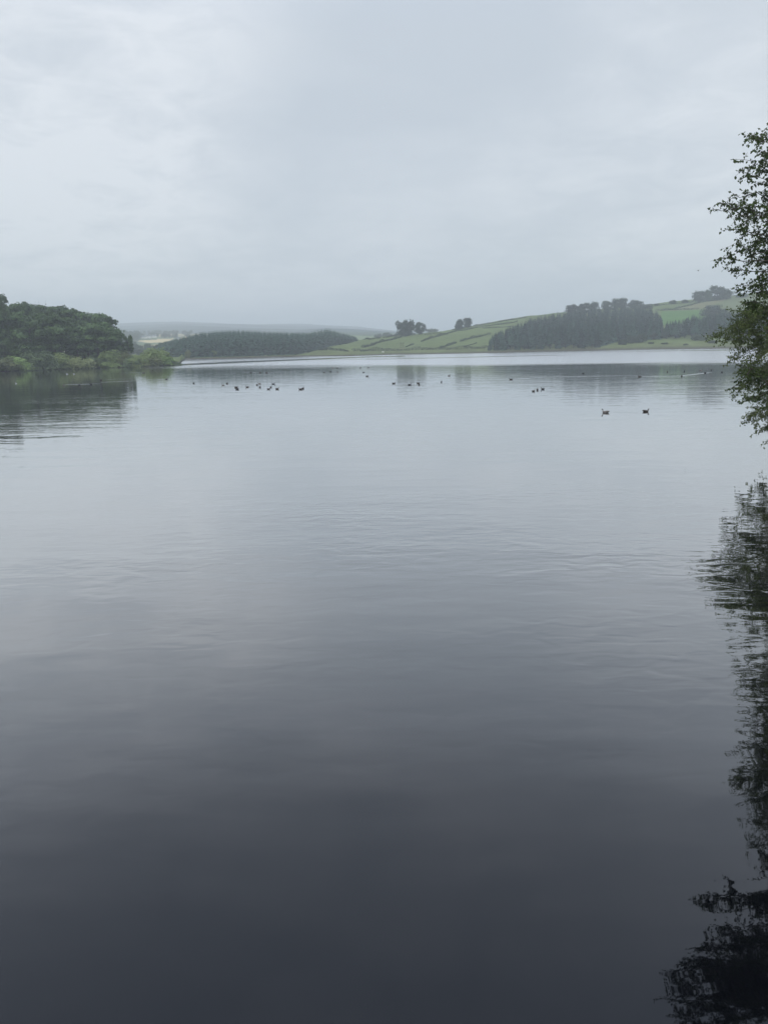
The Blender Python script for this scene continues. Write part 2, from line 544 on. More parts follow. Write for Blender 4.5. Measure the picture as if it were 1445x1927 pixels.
# ------------------------------------------------------------------ water
def water_material(name, extra=0.0):
    m, t, b = mat(name)
    t.nodes.remove(b)
    g = nd(t, 'ShaderNodeNewGeometry')
    ru = nd(t, 'ShaderNodeAttribute', attribute_name='ruffle')
    ca = nd(t, 'ShaderNodeAttribute', attribute_name='ripple')

    def noise(scale, sx, sy, rot, detail=2, rough=0.5, dist=0.0):
        mp = nd(t, 'ShaderNodeMapping')
        mp.inputs['Scale'].default_value = (sx, sy, 1)
        mp.inputs['Rotation'].default_value = (0, 0, rot)
        t.links.new(g.outputs['Position'], mp.inputs['Vector'])
        n = nd(t, 'ShaderNodeTexNoise')
        n.inputs['Scale'].default_value = scale
        n.inputs['Detail'].default_value = detail
        n.inputs['Roughness'].default_value = rough
        n.inputs['Distortion'].default_value = dist
        t.links.new(mp.outputs[0], n.inputs['Vector'])
        return n.outputs['Fac']
    # long low ripples, finer crossing ripples, and slow undulation
    w1 = noise(1.0, 1.15, 2.2, 0.10, 1, 0.4, 0.6)
    w2 = noise(1.0, 1.6, 6.5, -0.22, 2, 0.5, 0.3)
    w3 = noise(1.0, 0.16, 0.42, 0.4, 2, 0.5)
    w4 = noise(1.0, 0.75, 3.2, -0.18, 2, 0.5, 0.4)
    patch = noise(1.0, 0.05, 0.13, 0.25, 3, 0.55)
    pr = nd(t, 'ShaderNodeMapRange', interpolation_type='SMOOTHSTEP')
    pr.inputs[1].default_value, pr.inputs[2].default_value = 0.40, 0.60
    pr.inputs[3].default_value, pr.inputs[4].default_value = 0.35, 1.0
    t.links.new(patch, pr.inputs[0])
    h = mth(t, 'ADD', mth(t, 'MULTIPLY', w1, 0.030), mth(t, 'MULTIPLY', w2, 0.0022))
    h = mth(t, 'ADD', h, mth(t, 'MULTIPLY', w4, 0.006))
    h = mth(t, 'MULTIPLY', h, mth(t, 'MULTIPLY', pr.outputs[0], ca.outputs['Fac']))
    h = mth(t, 'ADD', h, mth(t, 'MULTIPLY', w3, 0.03))
    bp = nd(t, 'ShaderNodeBump')
    bp.inputs['Strength'].default_value = 1.0
    bp.inputs['Distance'].default_value = 1.0
    t.links.new(h, bp.inputs['Height'])
    # reflection off the surface, and the dark peaty body below it
    fr = nd(t, 'ShaderNodeFresnel')
    fr.inputs['IOR'].default_value = 1.333
    t.links.new(bp.outputs[0], fr.inputs['Normal'])
    gl = nd(t, 'ShaderNodeBsdfGlossy')
    gl.inputs['Color'].default_value = (1, 1, 1, 1)
    rg = mth(t, 'ADD', mth(t, 'MULTIPLY', ru.outputs['Fac'], 0.20), 0.02 + extra)
    t.links.new(rg, gl.inputs['Roughness'])
    t.links.new(bp.outputs[0], gl.inputs['Normal'])
    df = nd(t, 'ShaderNodeBsdfDiffuse')
    df.inputs['Color'].default_value = (0.002, 0.0024, 0.0038, 1)
    mx = nd(t, 'ShaderNodeMixShader')
    fc = nd(t, 'ShaderNodeFloatCurve')
    cv = fc.mapping.curves[0]
    for k_, (a_, b_) in enumerate(((0.0, 0.0), (0.026, 0.042), (0.033, 0.060), (0.05, 0.112), (0.08, 0.235), (0.165, 0.475), (0.274, 0.64), (0.54, 0.82), (1.0, 0.96))):
        p_ = cv.points[k_] if k_ in (0,) else (cv.points[-1] if a_ == 1.0 else cv.points.new(a_, b_))
        p_.location = (a_, b_)
    fc.mapping.update()
    t.links.new(fr.outputs[0], fc.inputs['Value'])
    fac = fc.outputs[0]
    t.links.new(fac, mx.inputs[0])
    t.links.new(df.outputs[0], mx.inputs[1])
    t.links.new(gl.outputs[0], mx.inputs[2])
    t.links.new(mx.outputs[0], t.nodes['Material Output'].inputs['Surface'])
    return m


M['water'] = water_material('water')


def build_water():
    A = np.concatenate([np.arange(-1.7, -0.6, 0.1), np.arange(-0.6, 0.6, 0.004), np.arange(0.6, 5.2, 0.2)])
    Y = np.concatenate([[1.2, 2, 3, 4], np.arange(5, 40, .5), np.arange(40, 600, 2.0), [640, 800, 1200]])
    X = A[:, None] * Y[None, :]
    YY = np.broadcast_to(Y[None, :], X.shape)
    V = np.stack([X, YY, np.zeros_like(X)], -1)
    na, ny = X.shape
    i = np.arange(na - 1)[:, None] * ny
    j = np.arange(ny - 1)[None, :]
    Q = np.stack([i + j, i + ny + j, i + ny + j + 1, i + j + 1], -1).reshape(-1, 4)
    me = fast_mesh('water', V.reshape(-1, 3), Q, True)
    a = A[:, None] + 0 * YY
    # where the breeze reaches the surface: the far band beyond this distance
    db = np.interp(a, [az(0), az(225), az(262), az(345), az(560), az(720), az(800), az(900), az(1100), az(1300), az(1445)],
                   [700, 420, 262, 244, 246, 236, 215, 196, 186, 180, 172])
    wv = 16 * wob(X, YY * 1.5, 30, 2.0) + 9 * wob(X, YY * 3, 9, 5.0)
    ruf = np.clip((YY + wv - db) / 42.0 / 1.6 + 0.3, 0, 1) ** 1.3
    calm = wob(X * 0.28, YY, 16, 9.0)                         # calm streaks left inside the band
    ruf *= np.clip(1.0 - 1.1 * np.clip((calm - 0.45) * 3.2, 0, 1) * (YY > db + 14), 0, 1)
    # the long slick below the centre wood
    slick = np.exp(-((YY - np.interp(a, [az(330), az(560), az(700)], [330, 410, 470])) / 22.0) ** 2) * (a > az(300)) * (a < az(760))
    ruf *= 1 - 0.95 * slick
    ruf = np.maximum(ruf, 0.0)
    rip = np.interp(YY, [0, 8, 14, 40, 70, 100, 150, 250, 400], [0.10, 0.12, 0.16, 0.16, 0.12, 0.12, 0.10, 0.10, 0.15])

    def puff(x_, y_, rx, ry, amp):
        d2 = ((X - x_) / rx) ** 2 + ((YY - y_) / ry) ** 2
        return amp * np.exp(-d2) * (0.65 + 0.5 * wob(X, YY, 1.6 + ry * .12, x_))
    for q_ in ((2.5, 24, 6.5, 4.5, 1.3), (-3.0, 28, 4.5, 3.0, .8), (8.5, 21, 4.0, 3.5, 1.0), (-4.2, 15.5, 2.4, 1.8, .34), (-1.6, 13.8, 2.0, 1.2, .22), (5.5, 15.5, 3.0, 2.2, .40), (4.5, 12.5, 1.8, 1.0, .2),
               (-7, 21, 3, 2, .35), (10, 31, 6, 3.5, .6), (-31, 74, 14, 15, .8), (-40, 100, 18, 14, .45), (22, 105, 26, 22, .28), (48, 92, 16, 16, .3), (45, 120, 30, 20, .3)):
        rip = rip + puff(*q_)
    for nm, arr in (('ruffle', ruf), ('ripple', rip)):
        at_ = me.attributes.new(nm, 'FLOAT', 'POINT')
        at_.data.foreach_set('value', np.ascontiguousarray(arr, dtype=np.float32).ravel())
    tag(link('water', me, None, [M['water']]), kind='structure')


build_water()

# wakes: trails of small ripples left behind swimming birds
gk = Geo()
for (x1, y1, x2, y2, wd) in ((124, 724, 190, 722.2, 1.0), (190, 719.5, 262, 716.5, 0.9), (262, 716.5, 310, 714.5, .5), (196, 714.4, 246, 713, .5),
                             (455, 700.8, 472, 700.8, .6), (474, 700.9, 488, 700.8, .6), (492, 700.7, 560, 700.3, .5), (230, 702, 278, 700.5, .7),
                             (637, 692, 700, 690.6, .9), (590, 694, 624, 692.2, .9), (960, 714, 1030, 709, .9), (1030, 709, 1200, 706.6, .8),
                             (1208, 708.6, 1290, 707.4, .8), (1284, 707, 1340, 700.6, .8), (740, 721.5, 790, 720.6, .5), (790, 722.6, 850, 720.5, .5),
                             (850, 720.5, 930, 715.5, .5), (845, 706, 900, 706.5, .5), (1145, 775, 1205, 777, .3), (420, 723, 380, 723, .4)):
    p = np.array([on_water(x1 + (x2 - x1) * k / 12, y1 + (y2 - y1) * k / 12) for k in range(13)])
    p[:, 2] = 0.004
    hw = np.array([wd * (0.25 + 0.75 * math.sin(math.pi * min(1, .15 + k / 14)) ** .7) for k in range(13)]) * 0.8
    lo, hi = p.copy(), p.copy()
    lo[:, 1] -= hw
    hi[:, 1] += hw
    gk.quads(np.stack([lo[:-1], lo[1:], hi[1:], hi[:-1]], 1))
M['wake'] = water_material('wake', 0.20)
tag(link('ripple_trails', gk.mesh('ripple_trails'), None, [M['wake']]), kind='stuff')

# the dam we stand on
gd = Geo()
gd.box((-28, -5.6, 1.2), (70, 12.0, 6.4))
for k in range(36):
    gd.box((-62 + k * 1.95, 0.1, 4.55), (1.90, 0.5, 0.28))
d = link('stone_dam', gd.mesh('stone_dam'), None, [M['stone']])
tag(d, 'stone reservoir dam at the near end of the water', 'dam')


# ------------------------------------------------------------------ tree generators
def leaf_quads(P, Nn, s, aspect=0.8, jit=0.6):
    """one leaf clump face at every point P, facing roughly Nn"""
    n = len(P)
    Nn = unit(Nn + rng.normal(0, jit, (n, 3)))
    u = unit(np.cross(Nn, rng.normal(0, 1, (n, 3))))
    v = np.cross(Nn, u)
    s = np.broadcast_to(s, (n,))[:, None]
    k = rng.uniform(0.6, 1.1, (4, n, 1))
    return np.stack([P - u * s * k[0], P - v * s * aspect * k[1], P + u * s * k[2], P + v * s * aspect * k[3]], 1)


def crown_mesh(name, w, zb, zt, nl, nf, leaf, flat=0.75, lr=(0.26, 0.40), seed=0, gap=0.0):
    """a broadleaf crown of nl overlapping bough clusters, zb..zt high and w wide, of small leaf faces"""
    g = Geo()
    r = np.random.default_rng(seed)
    H = zt - zb
    c = []
    for k in range(nl):
        for _ in range(40):
            p = r.normal(0, 1, 3)
            p = p / np.linalg.norm(p) * r.uniform(0.35, 0.80)
            cc = np.array((p[0] * w / 2, p[1] * w / 2, zb + H * (0.5 + p[2] * 0.5)))
            if all(np.linalg.norm((cc - q[0]) / (w, w, H)) > 0.15 for q in c):
                break
        f = 1 - 0.35 * max(0.0, (cc[2] - zb) / H - 0.55)
        c.append((cc, r.uniform(*lr) * w / 2 * f * 1.15))
    per = nf // nl
    for cc, R in c:
        d_ = r.normal(0, 1, (per, 3))
        d_ = unit(d_)
        d_[:, 2] = np.where(d_[:, 2] < -0.35, -d_[:, 2] * 0.6, d_[:, 2])
        lump = 1 + 0.16 * np.sin(d_[:, 0] * 5 + cc[0]) + 0.14 * np.sin(d_[:, 1] * 6 + cc[2]) + 0.1 * np.sin(d_[:, 2] * 7 + cc[1])
        rad = R * lump * (1 - 0.5 * r.random(per) ** 2.2)
        P = cc + d_ * rad[:, None] * np.array((1, 1, flat))
        if gap:
            P = P[np.sin(P[:, 0] * 1.9 + cc[0]) * np.sin(P[:, 1] * 1.7) * np.sin(P[:, 2] * 2.3) < 1 - gap]
        n_ = unit(P - cc)
        g.quads(leaf_quads(P, n_ * 0.9 + np.array((0, 0, 0.35)), leaf * r.uniform(0.6, 1.2, len(P)), jit=0.4))
    V = np.concatenate(g.v)
    lo, hi = np.percentile(V, 0.6, 0), np.percentile(V, 99.4, 0)
    mid = (lo + hi) / 2
    V[:, 0] = (V[:, 0] - mid[0]) * w / (hi[0] - lo[0])
    V[:, 1] = (V[:, 1] - mid[1]) * w / (hi[1] - lo[1])
    V[:, 2] = zb + (V[:, 2] - lo[2]) * (zt - zb) / (hi[2] - lo[2])
    g.v = [V]
    return g.mesh(name)


def trunk_mesh(name, zt, r0, nb=5, w=6.0, seed=0, lean=0.0, zfork=0.35):
    r = np.random.default_rng(seed)
    g = Geo()
    n = 9
    t = np.linspace(0, 1, n)
    x = lean * t * t * zt * 0.12 + 0.10 * np.sin(t * 4 + seed) * r0 * 2
    y = 0.10 * np.cos(t * 5 + seed) * r0 * 2
    pts = np.stack([x, y, t * zt - 0.5], -1)
    g.tube(pts, r0 * (1.25 - t) ** 0.9 + 0.03, 8)
    for k in range(nb):
        tt = zfork + (0.9 - zfork) * k / max(1, nb - 1)
        p0 = np.array([np.interp(tt, t, pts[:, i]) for i in range(3)])
        a = k * 2.4 + r.uniform(-.4, .4)
        Lb = w * 0.42 * (1.1 - 0.5 * tt)
        dd = np.array((math.cos(a), math.sin(a), 0.7))
        q = np.array([p0 + dd * Lb * s_ + np.array((0, 0, -0.15 * Lb * s_ * s_)) for s_ in np.linspace(0, 1, 5)])
        g.tube(q, np.linspace(r0 * 0.42, 0.04, 5), 5)
    return g.mesh(name, True)


def conifer_mesh(name, H, W, seed=0, layers=26, zb=0.1, per=9, droop=0.35, leaf=1.0, taper=1.25):
    r = np.random.default_rng(seed)
    g = Geo()
    for k in range(layers):
        f = k / (layers - 1)
        z = H * (zb + (1 - zb) * f)
        R = W / 2 * (1 - f ** taper) ** 0.95 * r.uniform(0.75, 1.12) + 0.10
        n = max(4, int(per * (1 - 0.45 * f)))
        a = r.uniform(0, 6.28) + np.arange(n) * 6.283 / n + r.normal(0, .18, n)
        Rk = R * r.uniform(0.65, 1.15, n)
        for s0, s1, ww in ((0.0, 0.55, 0.45), (0.45, 1.0, 0.30)):
            ca, sa = np.cos(a), np.sin(a)
            wd = Rk * ww * leaf + 0.10
            zc0 = z - droop * Rk * s0 * s0
            zc1 = z - droop * Rk * s1 * s1 - 0.04 * H / layers
            p0 = np.stack([ca * Rk * s0, sa * Rk * s0, zc0], -1)
            p1 = np.stack([ca * Rk * s1, sa * Rk * s1, zc1], -1)
            side = np.stack([-sa, ca, r.normal(0, .35, n)], -1) * wd[:, None]
            tip = 0.35 if s1 == 1.0 else 0.9
            g.quads(np.stack([p0 - side, p1 - side * tip, p1 + side * tip, p0 + side], 1))
            # hanging sprays under each branch
            dz = np.array((0, 0, -1.0)) * (0.55 * Rk * 0.45 + 0.12)[:, None]
            g.quads(np.stack([p0, p1, p1 + dz * 0.4 + side * .3, p0 + dz - side * .3], 1))
    return g.mesh(name)


def stem_mesh(name, H, r0):
    g = Geo()
    t = np.linspace(0, 1, 5)
    g.tube(np.stack([t * 0, t * 0, t * H * 0.97 - 0.6], -1), r0 * (1.05 - t) + 0.02, 6)
    return g.mesh(name, True)


def add_tree(name, label, cat, cm, tm, loc, H, sx=None, group=None, rz=None, crown='crown'):
    """loc on the ground; meshes are one unit = 1 m at height Hmesh stored on the mesh"""
    o = empty(name, loc, random.uniform(0, 6.28) if rz is None else rz)
    k = H / cm['H']
    o.scale = ((sx if sx else k), (sx if sx else k), k)
    tag(o, label, cat, group)
    if tm is not None:
        a = bpy.data.objects.new('trunk', tm); COL.objects.link(a); a.parent = o
    b = bpy.data.objects.new(crown, cm); COL.objects.link(b); b.parent = o
    return o


def proto(me, H, W, m):
    me['H'], me['W'] = float(H), float(W)
    me.materials.append(m)
    return me


WOODC = [proto(crown_mesh('crown', 13 + i % 3, 8.0 if i > 2 else 2.0, 22, 26 + i, 8500, 0.42, 0.62, (0.22, 0.34), 10 + i, 0.03), 22, 13 + i % 3, M['wood_leaf']) for i in range(6)]
WOODT = []
for i in range(3):
    tm = trunk_mesh('trunk', 19, 0.42, 8, 11, 20 + i)
    tm.materials.append(M['far_bark']); WOODT.append(tm)
BUSHC = [proto(crown_mesh('foliage', 8, -0.3, 5.6, 12, 4600, 0.30, 0.95, (0.36, 0.52), 40 + i), 5.6, 8, M['bush_leaf']) for i in range(5)]
SCRUB = []
for b_ in BUSHC:
    q_ = b_.copy(); q_.materials.clear(); q_.materials.append(M['scrub_leaf']); SCRUB.append(q_)
M['olive_leaf'] = leaf_mat('olive_leaf', (0.10, 0.125, 0.05), (0.27, 0.31, 0.13), (0.19, 0.22, 0.10), 0.7)
M['willow_leaf'] = leaf_mat('willow_leaf', (0.07, 0.11, 0.05), (0.18, 0.25, 0.115), (0.13, 0.18, 0.09), 0.7)
for k_, m_ in ((1, 'olive_leaf'), (3, 'willow_leaf')):
    BUSHC[k_].materials.clear(); BUSHC[k_].materials.append(M[m_])
BUSHT = trunk_mesh('trunk', 3.2, 0.14, 6, 5, 3, zfork=0.1)
BUSHT.materials.append(M['far_bark'])
FARC = [proto(crown_mesh('crown', 12, 1.0, 15, 18, 3600, 0.52, 1.0, (0.30, 0.46), 60 + i, 0.05), 15, 12, M['far_leaf']) for i in range(6)]
FART = trunk_mesh('trunk', 12, 0.45, 6, 9, 5, zfork=0.2)
FART.materials.append(M['far_bark'])
CONC = [proto(conifer_mesh('crown', 16, 5.6 + .5 * i, 80 + i, 24, 0.06 if i < 3 else 0.3, 9), 16, 6.4, M['conifer_leaf']) for i in range(5)]
CONT = stem_mesh('trunk', 16, 0.24)
CONT.materials.append(M['far_bark'])


def skyline(tab):
    xs = [p[0] for p in tab]
    ys = [p[1] for p in tab]
    return lambda px: float(np.interp(px, xs, ys))


def px_of(a):
    """photo column of a bearing (at the horizon)"""
    return float(np.interp(a, PXA, PXX))


PXX = np.arange(-200, 1700, 10.0)
PXA = np.array([az(p) for p in PXX])


def elev_at(px, py):
    return ray(px, py)[1]


# ------------------------------------------------------------------ left headland: wood and shore bushes
sky_l = skyline([(-120, 545), (-30, 552), (0, 560), (8, 574), (20, 571), (45, 569), (60, 569), (80, 575), (100, 572), (112, 577), (125, 576), (138, 582),
                 (150, 588), (175, 588), (195, 589), (205, 596), (213, 601), (222, 611), (228, 622)])
DARK = 'dark green broadleaf tree packed into the tall wood on the left headland'
placed = []


def wood_tree(px, D, H, i, label=DARK, group='broadleaf trees of the left wood', sx=None):
    a = az(px)
    x, y = a * D, D
    z = hz(x, y)
    placed.append((x, y))
    return add_tree('broadleaf_tree', label, 'tree', WOODC[3 + i % 3 if D < 330 and 98 < px < 210 else i % 3], WOODT[i % 3], (x, y, z - 0.2), H, sx, group)


for i, (px, D) in enumerate([(-70, 300), (-35, 312), (-8, 296), (14, 305), (38, 318), (62, 300), (84, 310), (104, 300), (126, 312), (146, 305), (167, 316), (186, 312), (200, 322),
                             (-52, 340), (-20, 338), (5, 345), (28, 345), (50, 350), (74, 344), (95, 350), (116, 348), (138, 352), (160, 350), (178, 350), (194, 350),
                             (-60, 385), (-25, 380), (0, 378), (20, 385), (45, 380), (66, 385), (92, 380), (112, 388), (134, 380), (155, 385), (176, 380), (-10, 420), (40, 425), (90, 425), (140, 420)]):
    e = elev_at(px, sky_l(px) + 0.5 + (i * 7 % 5) * 1.6)
    z = hz(az(px) * D, D)
    H = EYE + e * D - z
    if i < 13:
        H *= 0.66 + 0.26 * ((i * 37 % 10) / 10)
    nth = {2: 'first', 3: 'second', 4: 'third', 5: 'fourth', 6: 'fifth', 7: 'sixth', 8: 'seventh', 9: 'eighth', 10: 'ninth', 11: 'tenth', 12: 'eleventh'}.get(i)
    wood_tree(px, D, H, i, DARK if nth is None else nth + ' tree from the left in the front row of the tall left wood', sx=0.98 + 0.12 * (i % 3))
wood_tree(212, 318, 18.2, 1, 'dark tree with feathery branches stepping down the right end of the left wood', 'edge trees of the left wood', 0.62)
wood_tree(225, 322, 12.2, 3, 'lowest dark tree at the right end of the left wood beside the thin sapling', 'edge trees of the left wood', 0.56)
wood_tree(3, 300, 25.6, 2, 'tallest dark tree of the left wood, cut by the left edge of the photo', 'edge trees of the left wood', 0.7)
# darker low growth inside the wood
for i, (px, D, H) in enumerate([(10, 292, 12), (48, 296, 10), (90, 300, 8), (30, 300, 15), (-25, 290, 12)]):
    wood_tree(px, D, H, i, 'low dark tree filling in beneath the tall left wood behind the bushes', 'low trees under the left wood', .62)
# conifer spires poking out of the canopy
for i, (px, py) in enumerate([(20, 566), (78, 568), (97, 567), (142, 578), (147, 582), (84, 568)]):
    D = 360
    z = hz(az(px) * D, D)
    H = EYE + elev_at(px, py) * D - z
    add_tree('conifer_tree', ['first', 'second', 'fourth', 'fifth', 'sixth', 'third'][i] + ' pointed conifer top from the left poking above the left wood', 'conifer', CONC[i % 3], CONT,
             (az(px) * D, D, z), H, 0.75, 'conifer tops above the left wood')
# the thin sapling
p = (az(243) * 318, 318, 1.4)
SAPC = proto(crown_mesh('crown', 4.2, 3.6, 11, 9, 420, 0.36, 0.8, (0.24, 0.4), 99), 11, 4.2, M['wood_leaf'])
SAPT = trunk_mesh('trunk', 10, 0.13, 7, 3.6, 8)
SAPT.materials.append(M['far_bark'])
add_tree('sapling', 'thin see-through sapling standing between the left wood and the low shore bushes', 'tree', SAPC, SAPT, p, 10.8, 1.0)
BL = [(-60, 276, 670, 60, 'edge'), (8, 274, 673, 52, 'light green bush at the left edge of the photo on the left shore'),
      (32, 279, 671, 44, 'fresh green lumpy bush second from the left on the left shore'),
      (76, 283, 660.5, 54, 'large round dome of a bush, olive green, on the left shore'),
      (52, 279, 682, 34, 'low green bush at the foot of the large round bush'),
      (114, 291, 665, 36, 'upright olive bush right of the large round bush'),
      (152, 290, 671.5, 38, 'wide bright green bush under the tree trunks of the left wood'),
      (130, 291, 683, 34, 'low bush at the water edge below the upright olive bush'),
      (173, 298, 670, 24, 'small pointed bush right of the wide bright green bush'),
      (184, 300, 678, 26, 'low brownish bush below the trunks near the middle of the headland'),
      (208, 306, 659, 36, 'tall grey-green bush under the right end of the left wood'),
      (228, 307, 662, 30, 'rounded grey-green bush left of the thin sapling'),
      (204, 300, 682, 30, 'low dark bush at the water line in front of the tall grey-green bush'),
      (246, 306, 671, 30, 'mid green bush in front of the thin sapling'),
      (262, 307, 668, 34, 'soft green bush between the sapling and the highest bush of the point'),
      (293, 315, 655.5, 42, 'highest bush near the point of the left headland'),
      (283, 309, 672, 36, 'low bush at the water in front of the highest bush of the point'),
      (308, 316, 668, 34, 'sloping bush on the right flank of the highest bush of the point'),
      (322, 318, 678.5, 26, 'second last bush before the tip of the left headland'),
      (333, 320, 683, 14, 'small last bush at the very tip of the left headland')]
for i, (px, D, py, wpx, lab) in enumerate(BL):
    a = az(px)
    z = hz(a * D, D)
    H = max(1.0, EYE + elev_at(px, py) * D - z)
    if lab == 'edge':
        lab = 'broad bush just past the left edge of the photo on the left shore'
    add_tree('bush', lab, 'bush', BUSHC[i % 5], BUSHT, (a * D, D, z - 0.1), H, (wpx / F * D) / 8.0 * 1.2, 'bushes along the left shore', crown='foliage')
# low growth closing the bank at the water line
for i in range(0, 46, 2):
    px = -80 + i * 9.1
    if px > 337:
        break
    D = float(np.interp(px, [-80, 0, 125, 232, 300, 336], [268, 273.5, 293.5, 306.5, 313.5, 321.5]))
    a = az(px)
    add_tree('bush', 'low waterside bush in the unbroken green fringe of the left shore', 'bush', BUSHC[(i * 3) % 5], None, (a * D, D, 0.1), 0.9 + 1.2 * random.random(),
             0.34 + 0.2 * random.random(), 'low bushes fringing the left shore', crown='foliage')


# ------------------------------------------------------------------ right plantation
sky_r = skyline([(918, 640), (924, 632), (932, 624), (945, 619), (955, 615), (965, 610), (975, 607), (985, 603), (1000, 595), (1030, 590), (1060, 584), (1100, 578),
                 (1150, 576), (1200, 575), (1222, 578), (1233, 584), (1240, 594), (1245, 606), (1262, 604), (1275, 601), (1290, 597), (1299, 590), (1310, 596), (1320, 592), (1340, 588), (1362, 579),
                 (1372, 586), (1400, 580), (1445, 572), (1560, 565)])
taken = []
n_con = 0
deep = []
rr = random.Random(5)
cands = []
for k in range(16000):                                        # front rows first, then ever deeper
    px = rr.uniform(920, 1500)
    a = az(px)
    f = rr.random()
    strip = float(np.interp(px, [1120, 1160, 1360, 1420], [0, 40, 66, 50]))
    S = float(np.interp(a, CA, [c[1] for c in COLS]))
    D = S + 14 + strip + (f ** 1.6) * 440
    cands.append((px, a, D))
cands.sort(key=lambda c: c[2])
for px, a, D in cands:
    x = a * D
    gap = (5.2 if px > 1240 else 5.0) + (D - 560) * 0.009
    if any((x - q[0]) ** 2 + ((D - q[1]) * .62) ** 2 < gap * gap for q in taken):
        continue
    z = hz(x, D)
    H = rr.uniform(14.0, 17.5)
    lim = elev_at(px, sky_r(px) + rr.uniform(-2.0, 2.5))
    if (z + H - EYE) / D > lim:
        H2 = lim * D + EYE - z
        if H2 < 8.5:
            continue
        H = H2
    taken.append((x, D))
    i = n_con
    n_con += 1
    if i >= 286:
        deep.append((x, D, z, H))
        continue
    rec = px > 1245
    add_tree('conifer_tree',
             'dark conifer among the taller ragged trees below the bright green field' if rec else 'dark spire-topped conifer in the dense plantation on the far right shore',
             'conifer', CONC[(i % 5) if rec else (i % 3 if i > 40 else i % 5)], CONT, (x, D, z), H, None,
             'conifers below the bright green field' if rec else 'conifers of the right-hand plantation')
print('conifers', n_con, 'deep', len(deep))

# broadleaf trees along the ridge and on the slopes (px, top, width px, foot, label)
RIDGE = [
    (757, 604, 22, 632.2, 'left and lower of the overlapping trees in the left ridge clump'),
    (770, 601.5, 20, 631.5, 'tall leaning tree topping the left clump on the green ridge'),
    (788.5, 606, 20, 629.5, 'neat round tree standing right of the left clump on the green ridge'),
    (863, 600.5, 21, 620, 'left tree of the see-through pair high on the green ridge'),
    (880, 597.5, 19, 616.5, 'right tree of the see-through pair high on the green ridge'),
    (1076, 573, 24, 592, 'low rounded tree at the left end of the ridge-top row above the plantation'),
    (1098, 570, 24, 590, 'pale rounded tree second in the ridge-top row above the plantation'),
    (1114, 568, 20, 589, 'darker domed tree third in the ridge-top row above the plantation'),
    (1143, 566, 20, 585, 'broad tree left of the highest pair in the ridge-top row'),
    (1158, 561.5, 16, 584, 'left tree of the highest pair in the ridge-top row above the plantation'),
    (1170, 560.5, 17, 583, 'right tree of the highest pair in the ridge-top row above the plantation'),
    (1192, 564.5, 24, 582, 'bulky tree just right of the highest pair in the ridge-top row'),
    (1214, 571.5, 24, 581, 'low spreading tree near the right end of the ridge-top row'),
    (1235, 571, 10, 575.5, 'tiny rounded tree at the right end of the ridge-top row'),
    (1266, 564.5, 12, 572.6, 'small windswept tree left in the pair on the field skyline'),
    (1289, 563.5, 13, 570.5, 'small rounded tree right in the pair on the field skyline'),
    (1313, 547.5, 24, 568, 'left tree of the big dark clump on the right skyline'),
    (1330, 546, 16, 567, 'narrow middle tree of the big dark clump on the right skyline'),
    (1348, 538, 32, 565, 'largest tree of the big dark clump on the right skyline'),
    (1366, 543, 24, 563, 'right tree of the big dark clump on the right skyline'),
    (1392, 552, 22, 560, 'low tree on the right skyline between the big clump and the overhanging branches'),
    (1334, 574, 36, 602, 'large rounded tree rising out of the conifers below the tan field'),
    (813, 618.5, 22, 627, 'hazy tree top peeping over the green ridge right of the dark clumps'),
]
for i, (px, top, wpx, foot, lab) in enumerate(RIDGE):
    if i == 22:
        a, D = az(px), 1150.0
        gp = (a * D, D, hz(a * D, D))
    elif i == 21:
        a, D = az(px), 800.0
        gp = (a * D, D, hz(a * D, D))
    else:
        gp = ground_at(px, foot, 1100)
    D = gp[1]
    H = max(3.0, EYE + elev_at(px, top) * D - gp[2])
    wpx *= {3: .78, 4: .80}.get(i, .95)
    add_tree('broadleaf_tree', lab, 'tree', FARC[i % 6], FART, (gp[0], gp[1], gp[2] - 0.3), H, (wpx / F * D) / 12.0 * 1.12, 'trees along the hill skyline', rz=i * 1.3)

# bushes on the grassy strip below the plantation
for i, (px, D, H, wpx) in enumerate([(1170, 600, 5, 20), (1188, 610, 7, 30), (1204, 615, 8, 32), (1228, 628, 6, 26), (1244, 635, 5, 22), (1262, 640, 6, 26), (1282, 640, 5.5, 24),
                                     (1310, 600, 5.2, 26), (1322, 596, 4, 18), (1300, 645, 7, 28), (1322, 640, 8, 30), (1344, 630, 7, 30), (1365, 600, 7, 30), (1290, 572, 1.6, 12),
                                     (1340, 575, 2.5, 22), (1380, 580, 7, 30), (1400, 570, 7, 30), (1425, 560, 7, 30), (1250, 590, 1.8, 16), (1225, 600, 1.8, 14)]):
    a = az(px)
    add_tree('bush', ['first', 'second', 'third', 'fourth', 'fifth', 'sixth', 'seventh', 'tenth', 'eleventh', 'ninth', 'twelfth', 'fourteenth', 'fifteenth', 'eighth', 'thirteenth',
                      'sixteenth', 'seventeenth', 'eighteenth', 'bare-ground', 'lowest'][i] + ' hazy green bush from the left on the grassy strip below the plantation', 'bush', SCRUB[i % 5], BUSHT,
             (a * D, D, hz(a * D, D) - .1), H * .8, (wpx / F * D) / 8.0 * .8, 'bushes below the right plantation', crown='foliage')
for i, (px, D, H, wpx) in enumerate([(402, 534, 4.4, 14), (353, 518, 5.2, 13)]):
    a = az(px)
    add_tree('bush', ['pale rounded bush on the water line below the centre wood', 'smaller pale bush left of the rounded one below the centre wood'][i], 'bush', BUSHC[i], BUSHT,
             (a * D, D, hz(a * D, D)), H, (wpx / F * D) / 8.0, crown='foliage')

